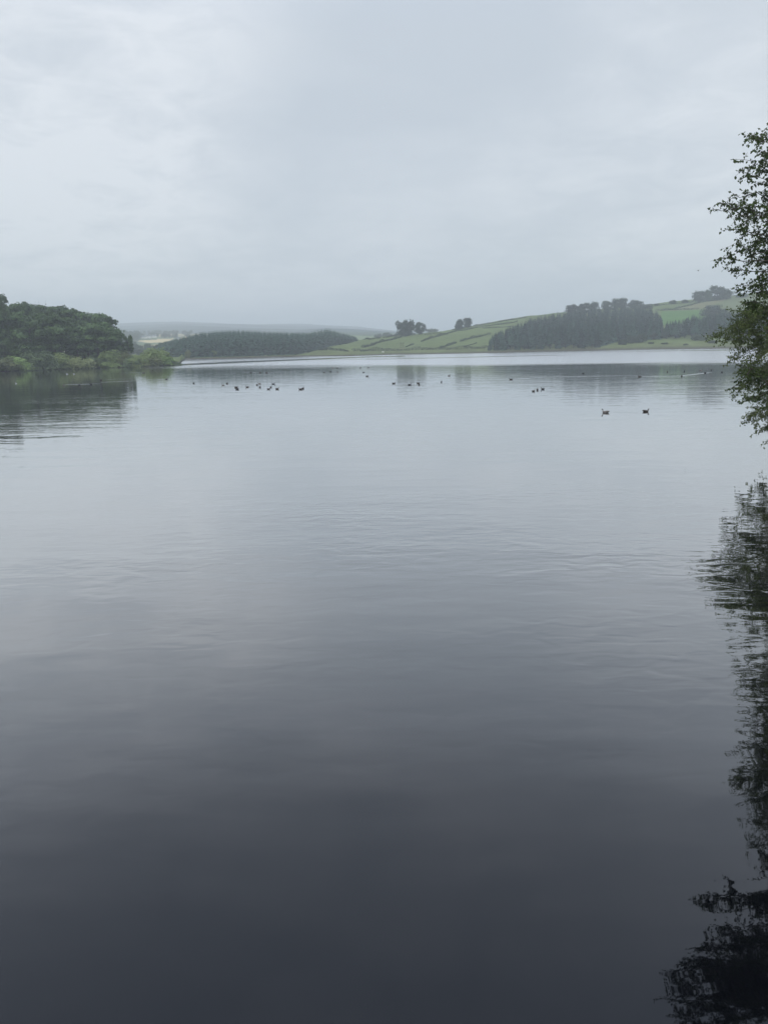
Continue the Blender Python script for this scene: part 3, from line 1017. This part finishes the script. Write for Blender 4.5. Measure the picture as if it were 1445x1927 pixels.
# ------------------------------------------------------------------ centre wood: one mass of conifers
sky_c = skyline([(262, 652), (298, 646), (320, 641), (333, 638), (346, 634), (358, 631), (378, 626), (400, 624), (420, 622), (442, 621), (470, 622), (492, 623.5), (530, 625), (560, 625.5),
                 (582, 626), (600, 621), (617, 618.5), (632, 623), (650, 628), (669, 633.5), (678, 642)])
lows = [conifer_mesh('low', 14, 5.0, 200 + i, 13, 0.05, 7, 0.35, 1.25, 1.7) for i in range(3)]
lowv = []
for me in lows:
    v = np.empty(len(me.vertices) * 3, np.float32)
    me.vertices.foreach_get('co', v)
    lowv.append(v.reshape(-1, 3))
    bpy.data.meshes.remove(me)
gp_ = Geo()
for (x, D, z, H) in deep:                                    # beyond the first rows the plantation is one mass of tops
    v = lowv[random.randrange(3)]
    an = random.uniform(0, 6.28)
    c_, s_ = math.cos(an), math.sin(an)
    v = np.stack([v[:, 0] * c_ - v[:, 1] * s_, v[:, 0] * s_ + v[:, 1] * c_, v[:, 2] * H / 14.0], -1) + np.array((x, D, z))
    gp_.quads(v.reshape(-1, 4, 3))
tag(link('conifer_mass', gp_.mesh('conifer_mass'), None, [M['conifer_leaf']]), 'dense deeper rows of the dark conifer plantation on the right slope', 'plantation', kind='stuff')
gw = Geo()
tk = []
cands = []
for k in range(14000):
    px = rr.uniform(346, 680) if k % 6 else rr.uniform(300, 350)
    a = az(px)
    S = float(np.interp(px, [300, 346, 458, 560, 600, 620, 660, 680], [600, 516, 538, 560, 640, 680, 735, 770]))
    cands.append((px, a, S + 3 + rr.random() ** 1.5 * 260))
cands.sort(key=lambda c: c[2])
for px, a, D in cands:
    x = a * D
    if any((x - q[0]) ** 2 + ((D - q[1]) * .7) ** 2 < 3.9 ** 2 for q in tk):
        continue
    z = hz(x, D)
    H = rr.uniform(15, 21)
    lim = elev_at(px, sky_c(px) + rr.uniform(-1.0, 1.6))
    if (z + H - EYE) / D > lim:
        H = lim * D + EYE - z
        if H < 6:
            continue
    tk.append((x, D))
    v = lowv[len(tk) % 3].copy()
    an = rr.uniform(0, 6.28)
    c_, s_ = math.cos(an), math.sin(an)
    v = np.stack([(v[:, 0] * c_ - v[:, 1] * s_) * rr.uniform(.85, 1.15), v[:, 0] * s_ + v[:, 1] * c_, v[:, 2] * H / 14.0], -1) + np.array((x, D, z))
    gw.quads(v.reshape(-1, 4, 3))
tag(link('conifer_wood', gw.mesh('conifer_wood'), None, [M['conifer_leaf']]), 'hazy blue-green conifer wood across the water left of centre', 'wood', kind='stuff')

# broadleaf trees in the haze at the left of the centre wood, and lines of trees among the far fields
for i, (px, D, py, wpx) in enumerate([(240, 820, 640, 18), (252, 860, 642, 20), (262, 800, 648, 22), (276, 830, 646, 20), (290, 800, 650, 22), (300, 760, 648, 22), (312, 740, 645, 22), (322, 720, 642, 20),
                                      (332, 700, 639, 20), (268, 700, 657, 24), (284, 690, 657, 24), (300, 680, 655, 24), (316, 660, 652, 24), (330, 640, 650, 24), (342, 600, 648, 22), (340, 640, 640, 20),
                                      (246, 720, 655, 22), (232, 760, 650, 22), (348, 560, 650, 20), (350, 620, 636, 18)]):
    a = az(px)
    z = hz(a * D, D)
    H = max(5, EYE + elev_at(px, py) * D - z)
    add_tree('broadleaf_tree', 'hazy broadleaf tree in the valley between the left headland and the centre wood', 'tree', FARC[i % 6], FART, (a * D, D, z - .3), H, (wpx / F * D) / 12.0,
             'valley trees left of the centre wood')
fr_ = random.Random(11)
FT = []
for k in range(34):
    FT.append((fr_.uniform(232, 356), fr_.uniform(636.5, 633.0), fr_.uniform(5, 8)))
for k in range(16):
    FT.append((fr_.uniform(232, 262), fr_.uniform(642, 634), fr_.uniform(8, 12)))
for k in range(24):
    FT.append((fr_.uniform(232, 360), fr_.uniform(630.5, 628.5), fr_.uniform(5, 7)))
for k in range(14):
    FT.append((fr_.uniform(706, 745), fr_.uniform(640, 636), fr_.uniform(6, 9)))
for i, (px, py, wpx) in enumerate(FT):
    gp = ground_at(px, py, 4000, 1150)
    D = gp[1]
    s_ = wpx / F * D / 12.0
    add_tree('broadleaf_tree', 'faint tree in the wooded dip behind the green ridge' if px > 700 else 'faint tree in the hedgerows of the distant golden fields', 'tree', FARC[i % 6], None, gp, s_ * 13, s_,
             'trees behind the green ridge' if px > 700 else 'trees among the distant fields')


# ------------------------------------------------------------------ hedges and the things on the hill
HEDGES = [
    ([(660, 644.5), (694, 639.3), (729, 635.3), (747, 632), (781, 630)], 1.6, 'thin dark hedge along the crest left of the ridge-top clumps'),
    ([(682, 655), (687, 654), (709, 646.5), (724, 642.5), (739, 639.5), (755, 635), (769, 632.4)], 2.1, 'dark hedge climbing the slope to the left clump of ridge trees'),
    ([(800, 630.6), (820, 629.5), (840, 628.8), (858, 624.3), (891, 618.2), (915, 615), (942, 611), (973, 606.2)], 2.0, 'long hedge running along the upper green slope towards the plantation'),
    ([(764, 653.5), (779, 648)], 1.0, 'faint lower stretch of hedge on the middle of the green slope'),
    ([(793, 643), (806, 639), (829, 632.2), (842, 629.2)], 2.2, 'thick dark hedge rising across the middle of the green slope'),
    ([(828, 656), (840, 652), (857, 646), (858, 645.7)], 2.0, 'short dark hedge low on the right part of the green slope'),
    ([(866, 643.5), (891, 636.4), (908, 632.4), (923, 629.8)], 2.2, 'dark hedge running up to the left edge of the plantation'),
    ([(873, 654.5), (884, 650), (896, 646)], 0.8, 'faint thin hedge just above the shore beside the plantation'),
    ([(908, 618.3), (936, 617), (964, 615)], 1.3, 'level thin hedge high on the slope beside the plantation'),
    ([(850, 622), (870, 618.6), (897, 613), (920, 609.4), (937, 606.8), (962, 602.5), (990, 598.6)], 1.6, 'low hedge along the skyline right of the see-through pair of trees'),
    ([(602, 659.3), (615, 659), (627, 659.2), (641, 660), (656, 661.8)], 1.9, 'low hedge at the left point of the green hill'),
    ([(664, 661.2), (680, 661.4), (700, 660.6), (734, 659.8), (780, 659), (830, 658), (880, 657.2), (918, 655.4)], 2.6, 'long thick hedge just above the shore of the green hill'),
    ([(1234, 584.8), (1250, 584), (1267, 582.6), (1290, 577), (1315, 570.5), (1345, 565.5), (1375, 561.4)], 2.3, 'diagonal hedge between the pale green and the tan field'),
    ([(1244, 585.2), (1270, 583.8), (1290, 583.3), (1313, 583)], 2.4, 'level hedge above the bright green field'),
    ([(1206, 579.8), (1243, 574.8), (1280, 571.2), (1303, 569)], 1.4, 'thin hedge along the skyline above the pale green field'),
]
for i, (pts, h, lab) in enumerate(HEDGES):
    P = [ground_at(*q, 1100) for q in pts]
    g = Geo()
    c_ = []
    for (p, q) in zip(P[:-1], P[1:]):
        p, q = np.array(p), np.array(q)
        Ls = np.linalg.norm(q - p)
        for s_ in np.arange(0, Ls, 0.9):
            v = p + (q - p) * s_ / Ls
            c_.append((v[0], v[1], hz(v[0], v[1])))
    c_ = np.array(c_)
    hh = .8 * h * (1 + 0.45 * np.sin(np.arange(len(c_)) * 0.23 + i) * np.sin(np.arange(len(c_)) * .071 + i * 2))
    keep = wob(c_[:, 0], c_[:, 1], 6, i) > -0.88
    c_, hh = c_[keep], hh[keep]
    per = 26
    C = np.repeat(c_, per, 0)
    Hh = np.repeat(hh, per)
    dd = unit(rng.normal(0, 1, C.shape))
    Pp = C + dd * np.stack([Hh * .55, Hh * .55, Hh * .5], -1) + np.stack([Hh * 0, Hh * 0, Hh * .48], -1)
    g.quads(leaf_quads(Pp, dd, 0.30 * rng.uniform(.7, 1.2, len(Pp))))
    tag(link('hedge', g.mesh('hedge'), None, [M['far_leaf']]), lab, 'hedge', 'hedges on the green hill')

# H-shaped pole on the slope, pale stones near the shore
gp = np.array(ground_at(756.5, 655.5, 900))
u = empty('utility_pole', gp)
tag(u, 'small H-shaped wooden pole frame standing on the green slope', 'pole')
for s_ in (-1.1, 1.1):
    g = Geo(); g.tube([(s_, 0, -.3), (s_, 0, 2.2), (s_, 0, 4.6)], [.16, .14, .12], 8); link('pole', g.mesh('pole', True), u, [M['timber']])
g = Geo(); g.box((0, 0, 3.9), (3.4, .18, .22)); g.box((0, 0, 2.4), (2.1, .12, .14)); link('crossarm', g.mesh('crossarm'), u, [M['timber']])


def boulder(px, py, s_, lab):
    gp = np.array(ground_at(px, py, 900))
    g = Geo()
    t = np.linspace(0, math.pi, 9)
    pts = np.stack([0 * t, 0 * t, -np.cos(t) * s_ * .7 + s_ * .3], -1)
    g.tube(pts, np.maximum(.02, np.sin(t) * s_ * (1 + .12 * np.sin(t * 7))), 11)
    me = g.mesh('boulder', True)
    o = link('boulder', me, None, [M['pale_stone']])
    o.location = gp
    o.scale = (1.25, .9, 1)
    tag(o, lab, 'boulder')


boulder(720.5, 663.2, 0.8, 'pale boulder at the foot of the shore hedge of the green hill')
boulder(604.5, 657.0, 0.7, 'pale boulder at the left point of the green hill')

# distant white cottages
for i, (px, py, wd, lab) in enumerate([(271, 637.3, 11, 'left white cottage in the row beyond the golden field'), (281, 636.4, 8, 'middle white cottage in the row beyond the golden field'),
                                       (291, 635.6, 9, 'right white gabled cottage in the row beyond the golden field'),
                                       (337, 640.6, 8, 'white cottage at the right end of the golden fields above the wood')]):
    gp = ground_at(px, py, 3000, 1200)
    k = gp[1] / 1600.0
    h = empty('cottage', gp, 0.2 * i - .3)
    h.scale = (k, k, k)
    tag(h, lab, 'cottage', 'cottages by the golden fields')
    g = Geo(); g.box((0, 0, 1.6), (wd, 6, 4.4)); link('wall', g.mesh('wall'), h, [M['white_wall']])
    g = Geo()
    for s_ in (-1, 1):
        g.quads(np.array([[(-wd / 2 - .3, s_ * 3.4, 3.6), (wd / 2 + .3, s_ * 3.4, 3.6), (wd / 2 + .3, 0, 6.3), (-wd / 2 - .3, 0, 6.3)]], float))
    for s_ in (-1, 1):
        g.quads(np.array([[(s_ * wd / 2, -3, 3.8), (s_ * wd / 2, 3, 3.8), (s_ * wd / 2, .05, 6.1), (s_ * wd / 2, -.05, 6.1)]], float))
    rf = link('roof', g.mesh('roof'), h, [M['slate']])
    g = Geo(); g.box((wd * .4, 0, 6.5), (.8, .8, 1.4)); link('chimney', g.mesh('chimney'), rf, [M['white_wall']])
    g = Geo(); g.box((-.2 * wd, -3.02, 2.0), (1, .1, 1.2)); link('window', g.mesh('window'), h, [M['pane']])
    g = Geo(); g.box((.22 * wd, -3.02, 2.0), (1, .1, 1.2)); link('window', g.mesh('window'), h, [M['pane']])


# ------------------------------------------------------------------ birds
def bird_body(name, ms, neck=1.0):
    g = Geo()
    pts = np.array([(-.31, 0, .135), (-.27, 0, .115), (-.20, 0, .085), (-.10, 0, .055), (0, 0, .045), (.10, 0, .05), (.165, 0, .085), (.19, 0, .135), (.195, 0, .19 * neck),
                    (.205, 0, .225 * neck), (.23, 0, .24 * neck), (.262, 0, .237 * neck), (.285, 0, .23 * neck)])
    rad = [.008, .03, .06, .088, .10, .094, .07, .042, .032, .036, .042, .032, .006]
    g.tube(pts, rad, 10)
    me = g.mesh(name, True)
    mi = []
    for p in me.polygons:
        mi.append(1 if (p.center.x > .18 and p.center.z > .16 * neck) else 0)
    for m_ in ms:
        me.materials.append(m_)
    me.polygons.foreach_set('material_index', mi)
    return me


def wing_mesh(s_):
    g = Geo()
    t = np.linspace(0, 1, 7)
    pts = np.stack([0.12 - .42 * t, s_ * (0.082 + .02 * np.sin(t * 3.1) - .05 * t), 0.095 + .05 * t], -1)
    g.tube(pts, .045 * np.sin(np.clip(t * 2.7 + .35, 0, 3.1)) + .004, 7)
    return g.mesh('wing', True)


def bill_mesh(neck=1.0):
    g = Geo()
    g.tube([(.272, 0, .232 * neck), (.30, 0, .226 * neck), (.335, 0, .222 * neck)], [.016, .011, .005], 6)
    return g.mesh('bill', True)


BB = {'brown': bird_body('body', [M['duck_brown'], M['duck_brown']]), 'drake': bird_body('body', [M['duck_grey'], M['duck_dark']], 1.12),
      'dark': bird_body('body', [M['duck_dark'], M['duck_dark']]), 'gull': bird_body('body', [M['gull_white'], M['gull_white']])}
WW = {}
for k_, m_ in (('brown', 'duck_brown'), ('drake', 'duck_grey'), ('dark', 'duck_dark'), ('gull', 'gull_grey')):
    ws = []
    for s_ in (-1, 1):
        me = wing_mesh(s_); me.materials.append(M[m_]); ws.append(me)
    WW[k_] = ws
BM = bill_mesh(); BM.materials.append(M['bill'])
BM2 = bill_mesh(1.12); BM2.materials.append(M['bill'])


def bird(px, py, kind, rz, label, group=None, s_=1.0):
    p = on_water(px, py)
    o = empty('gull' if kind == 'gull' else 'duck', (p[0], p[1], -0.01), rz)
    o.scale = (s_, s_, s_)
    tag(o, label, 'gull' if kind == 'gull' else 'duck', group)
    for nm, me in (('body', BB[kind]), ('wing', WW[kind][0]), ('wing', WW[kind][1]), ('bill', BM2 if kind == 'drake' else BM)):
        c = bpy.data.objects.new(nm, me); COL.objects.link(c); c.parent = o


ORD = ['first', 'second', 'third', 'fourth', 'fifth', 'sixth', 'seventh', 'eighth', 'ninth', 'tenth', 'eleventh', 'twelfth', 'thirteenth', 'fourteenth', 'fifteenth', 'sixteenth', 'seventeenth', 'eighteenth']
bird(1138.5, 776.5, 'drake', math.pi - .35, 'nearer grey-sided duck facing left, left of the two ducks on open water at right', None, 1.12)
bird(1214.5, 775, 'brown', 0.1, 'dark brown duck facing right, right of the two ducks on open water at right', None, 1.05)
FLOCKS = [
    ('scattered flock left of centre', [(420, 725.2), (427.6, 722), (445, 729.5), (446.5, 733), (465.5, 729), (483.8, 724.6), (488.5, 722.5), (489.5, 729), (505.7, 732.6), (510, 729), (514.8, 723), (522, 732.2)]),
    ('pair just right of the scattered flock', [(565.5, 733), (570.5, 731.4)]),
    ('distant row trailing a thin bright wake', [(472.5, 701.8), (489.6, 701.8), (502, 701.8)]),
    ('distant knot of birds left of the ridge reflection', [(610, 701), (622, 699.6), (626, 693), (635, 693), (635.5, 700)]),
    ('distant four right of the knot near the middle', [(678, 692.6), (684, 701), (691, 708.2), (693, 692)]),
    ('middle group under the reflected ridge trees', [(741, 722), (770.8, 724.5), (786.4, 721.6), (788.4, 724.4), (830.4, 719.4), (845, 707.3)]),
    ('close trio right of centre', [(1003.4, 736.8), (1010.8, 734.2), (1020.8, 732.8)]),
    ('far right group in front of the dark reflection', [(961, 714.6), (1097, 703.2), (1202.7, 709.4), (1255, 700.3), (1282, 708.4), (1287, 699.1), (1317.8, 697.2), (1326, 702.2), (1337.6, 696.6), (1357.4, 700.8)]),
    ('line along the dark reflection of the left wood', [(121, 725.2), (150, 724.8), (172, 724), (191, 715.6), (271, 702), (314, 714), (365, 721.6)]),
]
br = random.Random(3)
for lab, pts in FLOCKS:
    for i, (px, py) in enumerate(sorted(pts)):
        rz = br.choice((0.2, math.pi - .3, 0.6, math.pi + .4, 1.3, -.4))
        kd = br.choice(('brown', 'drake', 'dark', 'brown'))
        bird(px, py, kd, rz, f'{ORD[i]} duck from the left in the {lab}', 'ducks in the ' + lab, br.uniform(.95, 1.12))
bird(31, 722, 'gull', 2.6, 'single white gull on the dark reflection near the left edge', 'white gulls', 0.9)
bird(127, 704, 'gull', 3.0, 'left of the two white gulls close under the left shore', 'white gulls', 0.95)
bird(140, 704, 'gull', 3.3, 'right of the two white gulls close under the left shore', 'white gulls', 0.95)
# the bird in the air
p = at(1313, 509.6, 130)
o = empty('flying_bird', p, 0.5)
tag(o, 'tiny dark bird flying above the right skyline clump', 'bird')
c = bpy.data.objects.new('body', BB['dark']); COL.objects.link(c); c.parent = o; c.scale = (.6, .6, .6)
for s_ in (-1, 1):
    g = Geo()
    g.quads(np.array([[(.05, 0, .05), (-.08, 0, .05), (-.07, s_ * .16, .11), (.03, s_ * .17, .11)], [(.03, s_ * .17, .11), (-.07, s_ * .16, .11), (-.09, s_ * .30, .07), (-.06, s_ * .31, .07)]], float))
    link('wing', g.mesh('wing'), o, [M['duck_dark']])


# ------------------------------------------------------------------ overhanging trees on the near right bank
def leaves(P, D_, size, rs):
    """pointed leaves hanging from points P; D_ = direction each blade points"""
    n = len(P)
    D_ = unit(D_)
    side = unit(np.cross(D_, rs.normal(0, 1, (n, 3))))
    nn = np.cross(D_, side)
    s_ = size * rs.uniform(0.7, 1.15, (n, 1))
    b = P
    q1 = P + D_ * s_ * .38 - side * s_ * .36 + nn * s_ * .07
    q2 = P + D_ * s_ * .38 + side * s_ * .36 + nn * s_ * .07
    m1 = P + D_ * s_ * .42
    t_ = P + D_ * s_
    return np.concatenate([np.stack([b, q1, t_, m1], 1), np.stack([b, m1, t_, q2], 1)], 0)


def spray(gw_, gl_, p, d_, Ln, leaf, rs, depth=0, droop=0.5, step=0.045, rad=0.006):
    """a drooping leafy twig with side twigs"""
    n = max(4, int(Ln / 0.12))
    pts = [p.copy()]
    d_ = d_ / np.linalg.norm(d_)
    for k in range(n):
        d_ = d_ + rs.normal(0, .13, 3) + np.array((0, 0, -droop * .12))
        d_ /= np.linalg.norm(d_)
        pts.append(pts[-1] + d_ * Ln / n)
    pts = np.array(pts)
    gw_.tube(pts, np.linspace(rad, .0018, len(pts)), 3)
    m = max(3, int(Ln / step))
    t = rs.uniform(.06, 1, m)
    idx = t * (len(pts) - 1)
    i0 = np.minimum(idx.astype(int), len(pts) - 2)
    P = pts[i0] + (pts[i0 + 1] - pts[i0]) * (idx - i0)[:, None]
    off = rs.normal(0, 1, (m, 3))
    Dd = off * .75 + (pts[i0 + 1] - pts[i0]) / (Ln / n) * .45 + np.array((0, 0, -.55))
    gl_.quads(leaves(P + unit(off) * .012, Dd, leaf, rs))
    if depth > 0:
        for _ in range(int(Ln / .10)):
            t_ = rs.uniform(.12, .92)
            k = int(t_ * (len(pts) - 2))
            dd = (pts[k + 1] - pts[k]) / np.linalg.norm(pts[k + 1] - pts[k]) * .6 + rs.normal(0, .6, 3)
            spray(gw_, gl_, pts[k], dd, Ln * rs.uniform(.28, .5), leaf, rs, depth - 1, droop, step, rad * .6)


def limb(gt_, gw_, gl_, p0, p1, r0, leaf, rs, arch=0.25, start=0.35, dens=3.2, slen=0.75, depth=1, droop=0.6, step=0.045, spread=1.0):
    """a limb from the trunk to its tip, hung with leafy sprays over its outer part"""
    p0, p1 = np.array(p0, float), np.array(p1, float)
    Ln = np.linalg.norm(p1 - p0)
    n = 12
    t = np.linspace(0, 1, n)
    mid = np.array((0, 0, arch * Ln))
    pts = p0 + (p1 - p0) * t[:, None] + mid * (np.sin(t * math.pi) * (1 - .3 * t))[:, None]
    pts[1:-1] += rs.normal(0, .02 * Ln, (n - 2, 3))
    gt_.tube(pts, r0 * (1 - t) ** 1.1 + .004, 7)
    ax = unit(p1 - p0)
    for _ in range(int(Ln * (1 - start) * dens)):
        tt = start + (1 - start) * rs.random() ** .85
        idx = tt * (n - 1)
        i0 = min(int(idx), n - 2)
        p = pts[i0] + (pts[i0 + 1] - pts[i0]) * (idx - i0)
        dd = ax * .55 + rs.normal(0, .55, 3) * spread
        spray(gw_, gl_, p, dd, slen * rs.uniform(.5, 1.15) * (1.1 - .55 * tt), leaf, rs, depth, droop, step)
    spray(gw_, gl_, pts[-1], ax, slen * .5, leaf, rs, depth, droop, step)


def build_overhang(name, label, base, H, tips, leaf, lm, seed, r0=.2, lean=(0, 0), kw=None):
    kw = kw or {}
    rs = np.random.default_rng(seed)
    root = empty(name, base)
    tag(root, label, 'tree')
    gt_, gw_, gl_ = Geo(), Geo(), Geo()
    b = np.array(base, float)
    t = np.linspace(0, 1, 12)
    tr = np.stack([lean[0] * t ** 1.4 + .12 * np.sin(t * 5), lean[1] * t ** 1.4 + .1 * np.cos(t * 4) - .1, t * H - .4], -1)
    gt_.tube(tr, r0 * (1.08 - t) ** .85 + .012, 12)
    for (tip, o_) in tips:
        tip = np.array(tip) - b
        k2 = dict(kw); k2.update(o_)
        zs = k2.pop('z0', None)
        z0 = (tip[2] * .55 + H * .12) if zs is None else zs - b[2]
        z0 = float(np.clip(z0, .6, H * .93))
        p0 = np.array([np.interp(z0, tr[:, 2], tr[:, i]) for i in range(3)])
        rb = k2.pop('r', None) or r0 * .34 * (1.1 - z0 / H)
        limb(gt_, gw_, gl_, p0, tip, rb, leaf, rs, **k2)
    link('trunk', gt_.mesh('trunk', True), root, [M['bark']])
    link('twigs', gw_.mesh('twigs'), root, [M['bark']])
    link('foliage', gl_.mesh('foliage'), root, [lm])
    print(name, 'faces', sum(len(q) for q in gl_.q))
    return root


# near tree: branches about 14 m away
DN = 13.8
NT = [((1418, 258), DN, {}), ((1412, 250), DN + .4, {'slen': .4}), ((1408, 300), DN + .2, {}), ((1436, 290), DN - .3, {}), ((1400, 322), DN, {'slen': .5}), ((1440, 340), DN + .6, {}),
      ((1345, 390), DN, {'slen': .55, 'dens': 10}), ((1372, 380), DN + .3, {}), ((1395, 400), DN - .2, {}), ((1380, 365), DN + .1, {'slen': .4}), ((1425, 395), DN + .3, {}), ((1372, 425), DN, {'slen': .5}),
      ((1400, 435), DN + .5, {}), ((1352, 478), DN - .2, {'slen': .42, 'dens': 10}), ((1385, 455), DN, {'slen': .5}), ((1410, 475), DN + .2, {}), ((1375, 500), DN, {'slen': .4}),
      ((1392, 530), DN - .3, {'slen': .5}), ((1405, 560), DN - .1, {'slen': .45}), ((1425, 520), DN + .4, {}), ((1437, 570), DN + .1, {}), ((1436, 445), DN, {}), ((1440, 600), DN, {'slen': .5}),
      ((1386, 540), DN + .3, {'slen': .5})]
tips = [(at(px + 11, py + 7, D), dict(o_)) for (px, py), D, o_ in NT]
rs0 = np.random.default_rng(21)
bx, by = 10.9, 14.2
for k in range(46):                                          # the rest of its crown, out of frame to the right
    a_ = rs0.uniform(0, 6.28)
    R_ = rs0.uniform(1.2, 3.2)
    z_ = rs0.uniform(3.6, 12.5)
    tp = (bx - .6 + R_ * math.cos(a_), by + R_ * math.sin(a_) * .9, z_)
    if tp[0] / tp[1] < .535:
        continue
    tips.append((tp, {'dens': 5, 'slen': .8}))
for (az_, z_) in ((.471, 5.2), (.48, 5.0), (.497, 4.9), (.50, 5.5), (.515, 5.2), (.53, 5.4), (.55, 5.0), (.56, 5.8), (.575, 5.3), (.54, 6.1), (.52, 6.4), (.49, 6.1), (.58, 6.6),
                 (.50, 6.9), (.55, 7.2), (.52, 7.7), (.575, 7.8), (.545, 4.4), (.57, 4.2)):
    tips.append(((az_ * 13.4, 13.4 + .5 * math.sin(az_ * 99), z_), {'slen': .55, 'dens': 11}))
build_overhang('birch_tree', 'near dark-leaved tree whose drooping branches hang into the sky at the right edge', (bx, by, 1.0), 12.5, tips, 0.056, M['near_leaf'], 5, r0=.19, lean=(-1.2, -.2),
               kw=dict(arch=.12, start=.38, dens=12, slen=.74, depth=1, droop=.9, step=.024))

# the larger tree further along the bank
DF = 38.0
FTIPS = [((1395, 588), 0), ((1402, 600), 1), ((1385, 605), -1), ((1345, 622), 0), ((1336, 630), .5), ((1370, 612), 1), ((1360, 640), 0), ((1378, 625), -1), ((1420, 620), 1), ((1400, 640), 0),
         ((1372, 672), 0), ((1385, 660), 1), ((1408, 665), -1), ((1430, 650), 0), ((1392, 690), 0), ((1410, 700), 1), ((1430, 690), -1), ((1390, 722), 0), ((1384, 734), 0), ((1405, 715), .5),
         ((1425, 725), 0), ((1440, 745), 1), ((1408, 775), 0), ((1404, 785), .5), ((1425, 780), -.5), ((1418, 805), 0), ((1436, 800), 1), ((1440, 825), 0), ((1415, 745), 1), ((1432, 760), 0)]
tips2 = [(at(px + 10, py + 3, DF + dd), {}) for (px, py), dd in FTIPS]
for a_, z_ in ((.456, 7.4), (.47, 7.0), (.485, 8.6), (.491, 10.1), (.50, 11.5), (.515, 14.2), (.512, 13), (.507, 16.5), (.504, 18.0), (.515, 18.6), (.525, 20.4), (.53, 19.4), (.546, 22.8), (.55, 21), (.54, 22),
               (.52, 9), (.52, 11), (.53, 12.6), (.53, 14.6), (.53, 16.4), (.535, 18), (.55, 17), (.55, 15), (.55, 12), (.55, 10), (.56, 19.5), (.545, 8)):
    tips2.append(((a_ * DF, DF, z_), {'dens': 6}))
fx, fy = 24.8, 38.5
for k in range(280):
    a_ = rs0.uniform(0, 6.28)
    z_ = rs0.uniform(3.5, 23.0)
    env = 6.2 * math.sqrt(max(.05, 1 - ((z_ - 11) / 13.5) ** 2))
    R_ = env * rs0.uniform(.55, 1.0)
    tp = (fx - .5 + R_ * math.cos(a_), fy + R_ * math.sin(a_), z_)
    el_ = (z_ - EYE) / tp[1]
    if tp[0] / tp[1] < (.522 if el_ < .12 else .497):
        continue
    tips2.append((tp, {'dens': 3.5}))
build_overhang('alder_tree', 'larger yellow-green tree hanging down to the water at the right edge', (fx, fy, .9), 23.0, tips2, 0.098, M['alder_leaf'], 9, r0=.36,
               lean=(-1.5, 0), kw=dict(arch=.16, start=.42, dens=7, slen=1.3, depth=1, droop=.5, step=.055))

# ------------------------------------------------------------------ haze
g = Geo()
g.box((0, 3900, 118), (16000, 8600, 244))
hm = bpy.data.materials.new('haze')
hm.use_nodes = True
t = hm.node_tree
t.nodes.remove(t.nodes['Principled BSDF'])
pv = nd(t, 'ShaderNodeVolumePrincipled')
pv.inputs['Color'].default_value = (0.915, 0.966, 1.0, 1)
pv.inputs['Density'].default_value = 0.00044
pv.inputs['Anisotropy'].default_value = 0.0
t.links.new(pv.outputs[0], t.nodes['Material Output'].inputs['Volume'])
tag(link('haze', g.mesh('haze'), None, [hm]), kind='stuff')
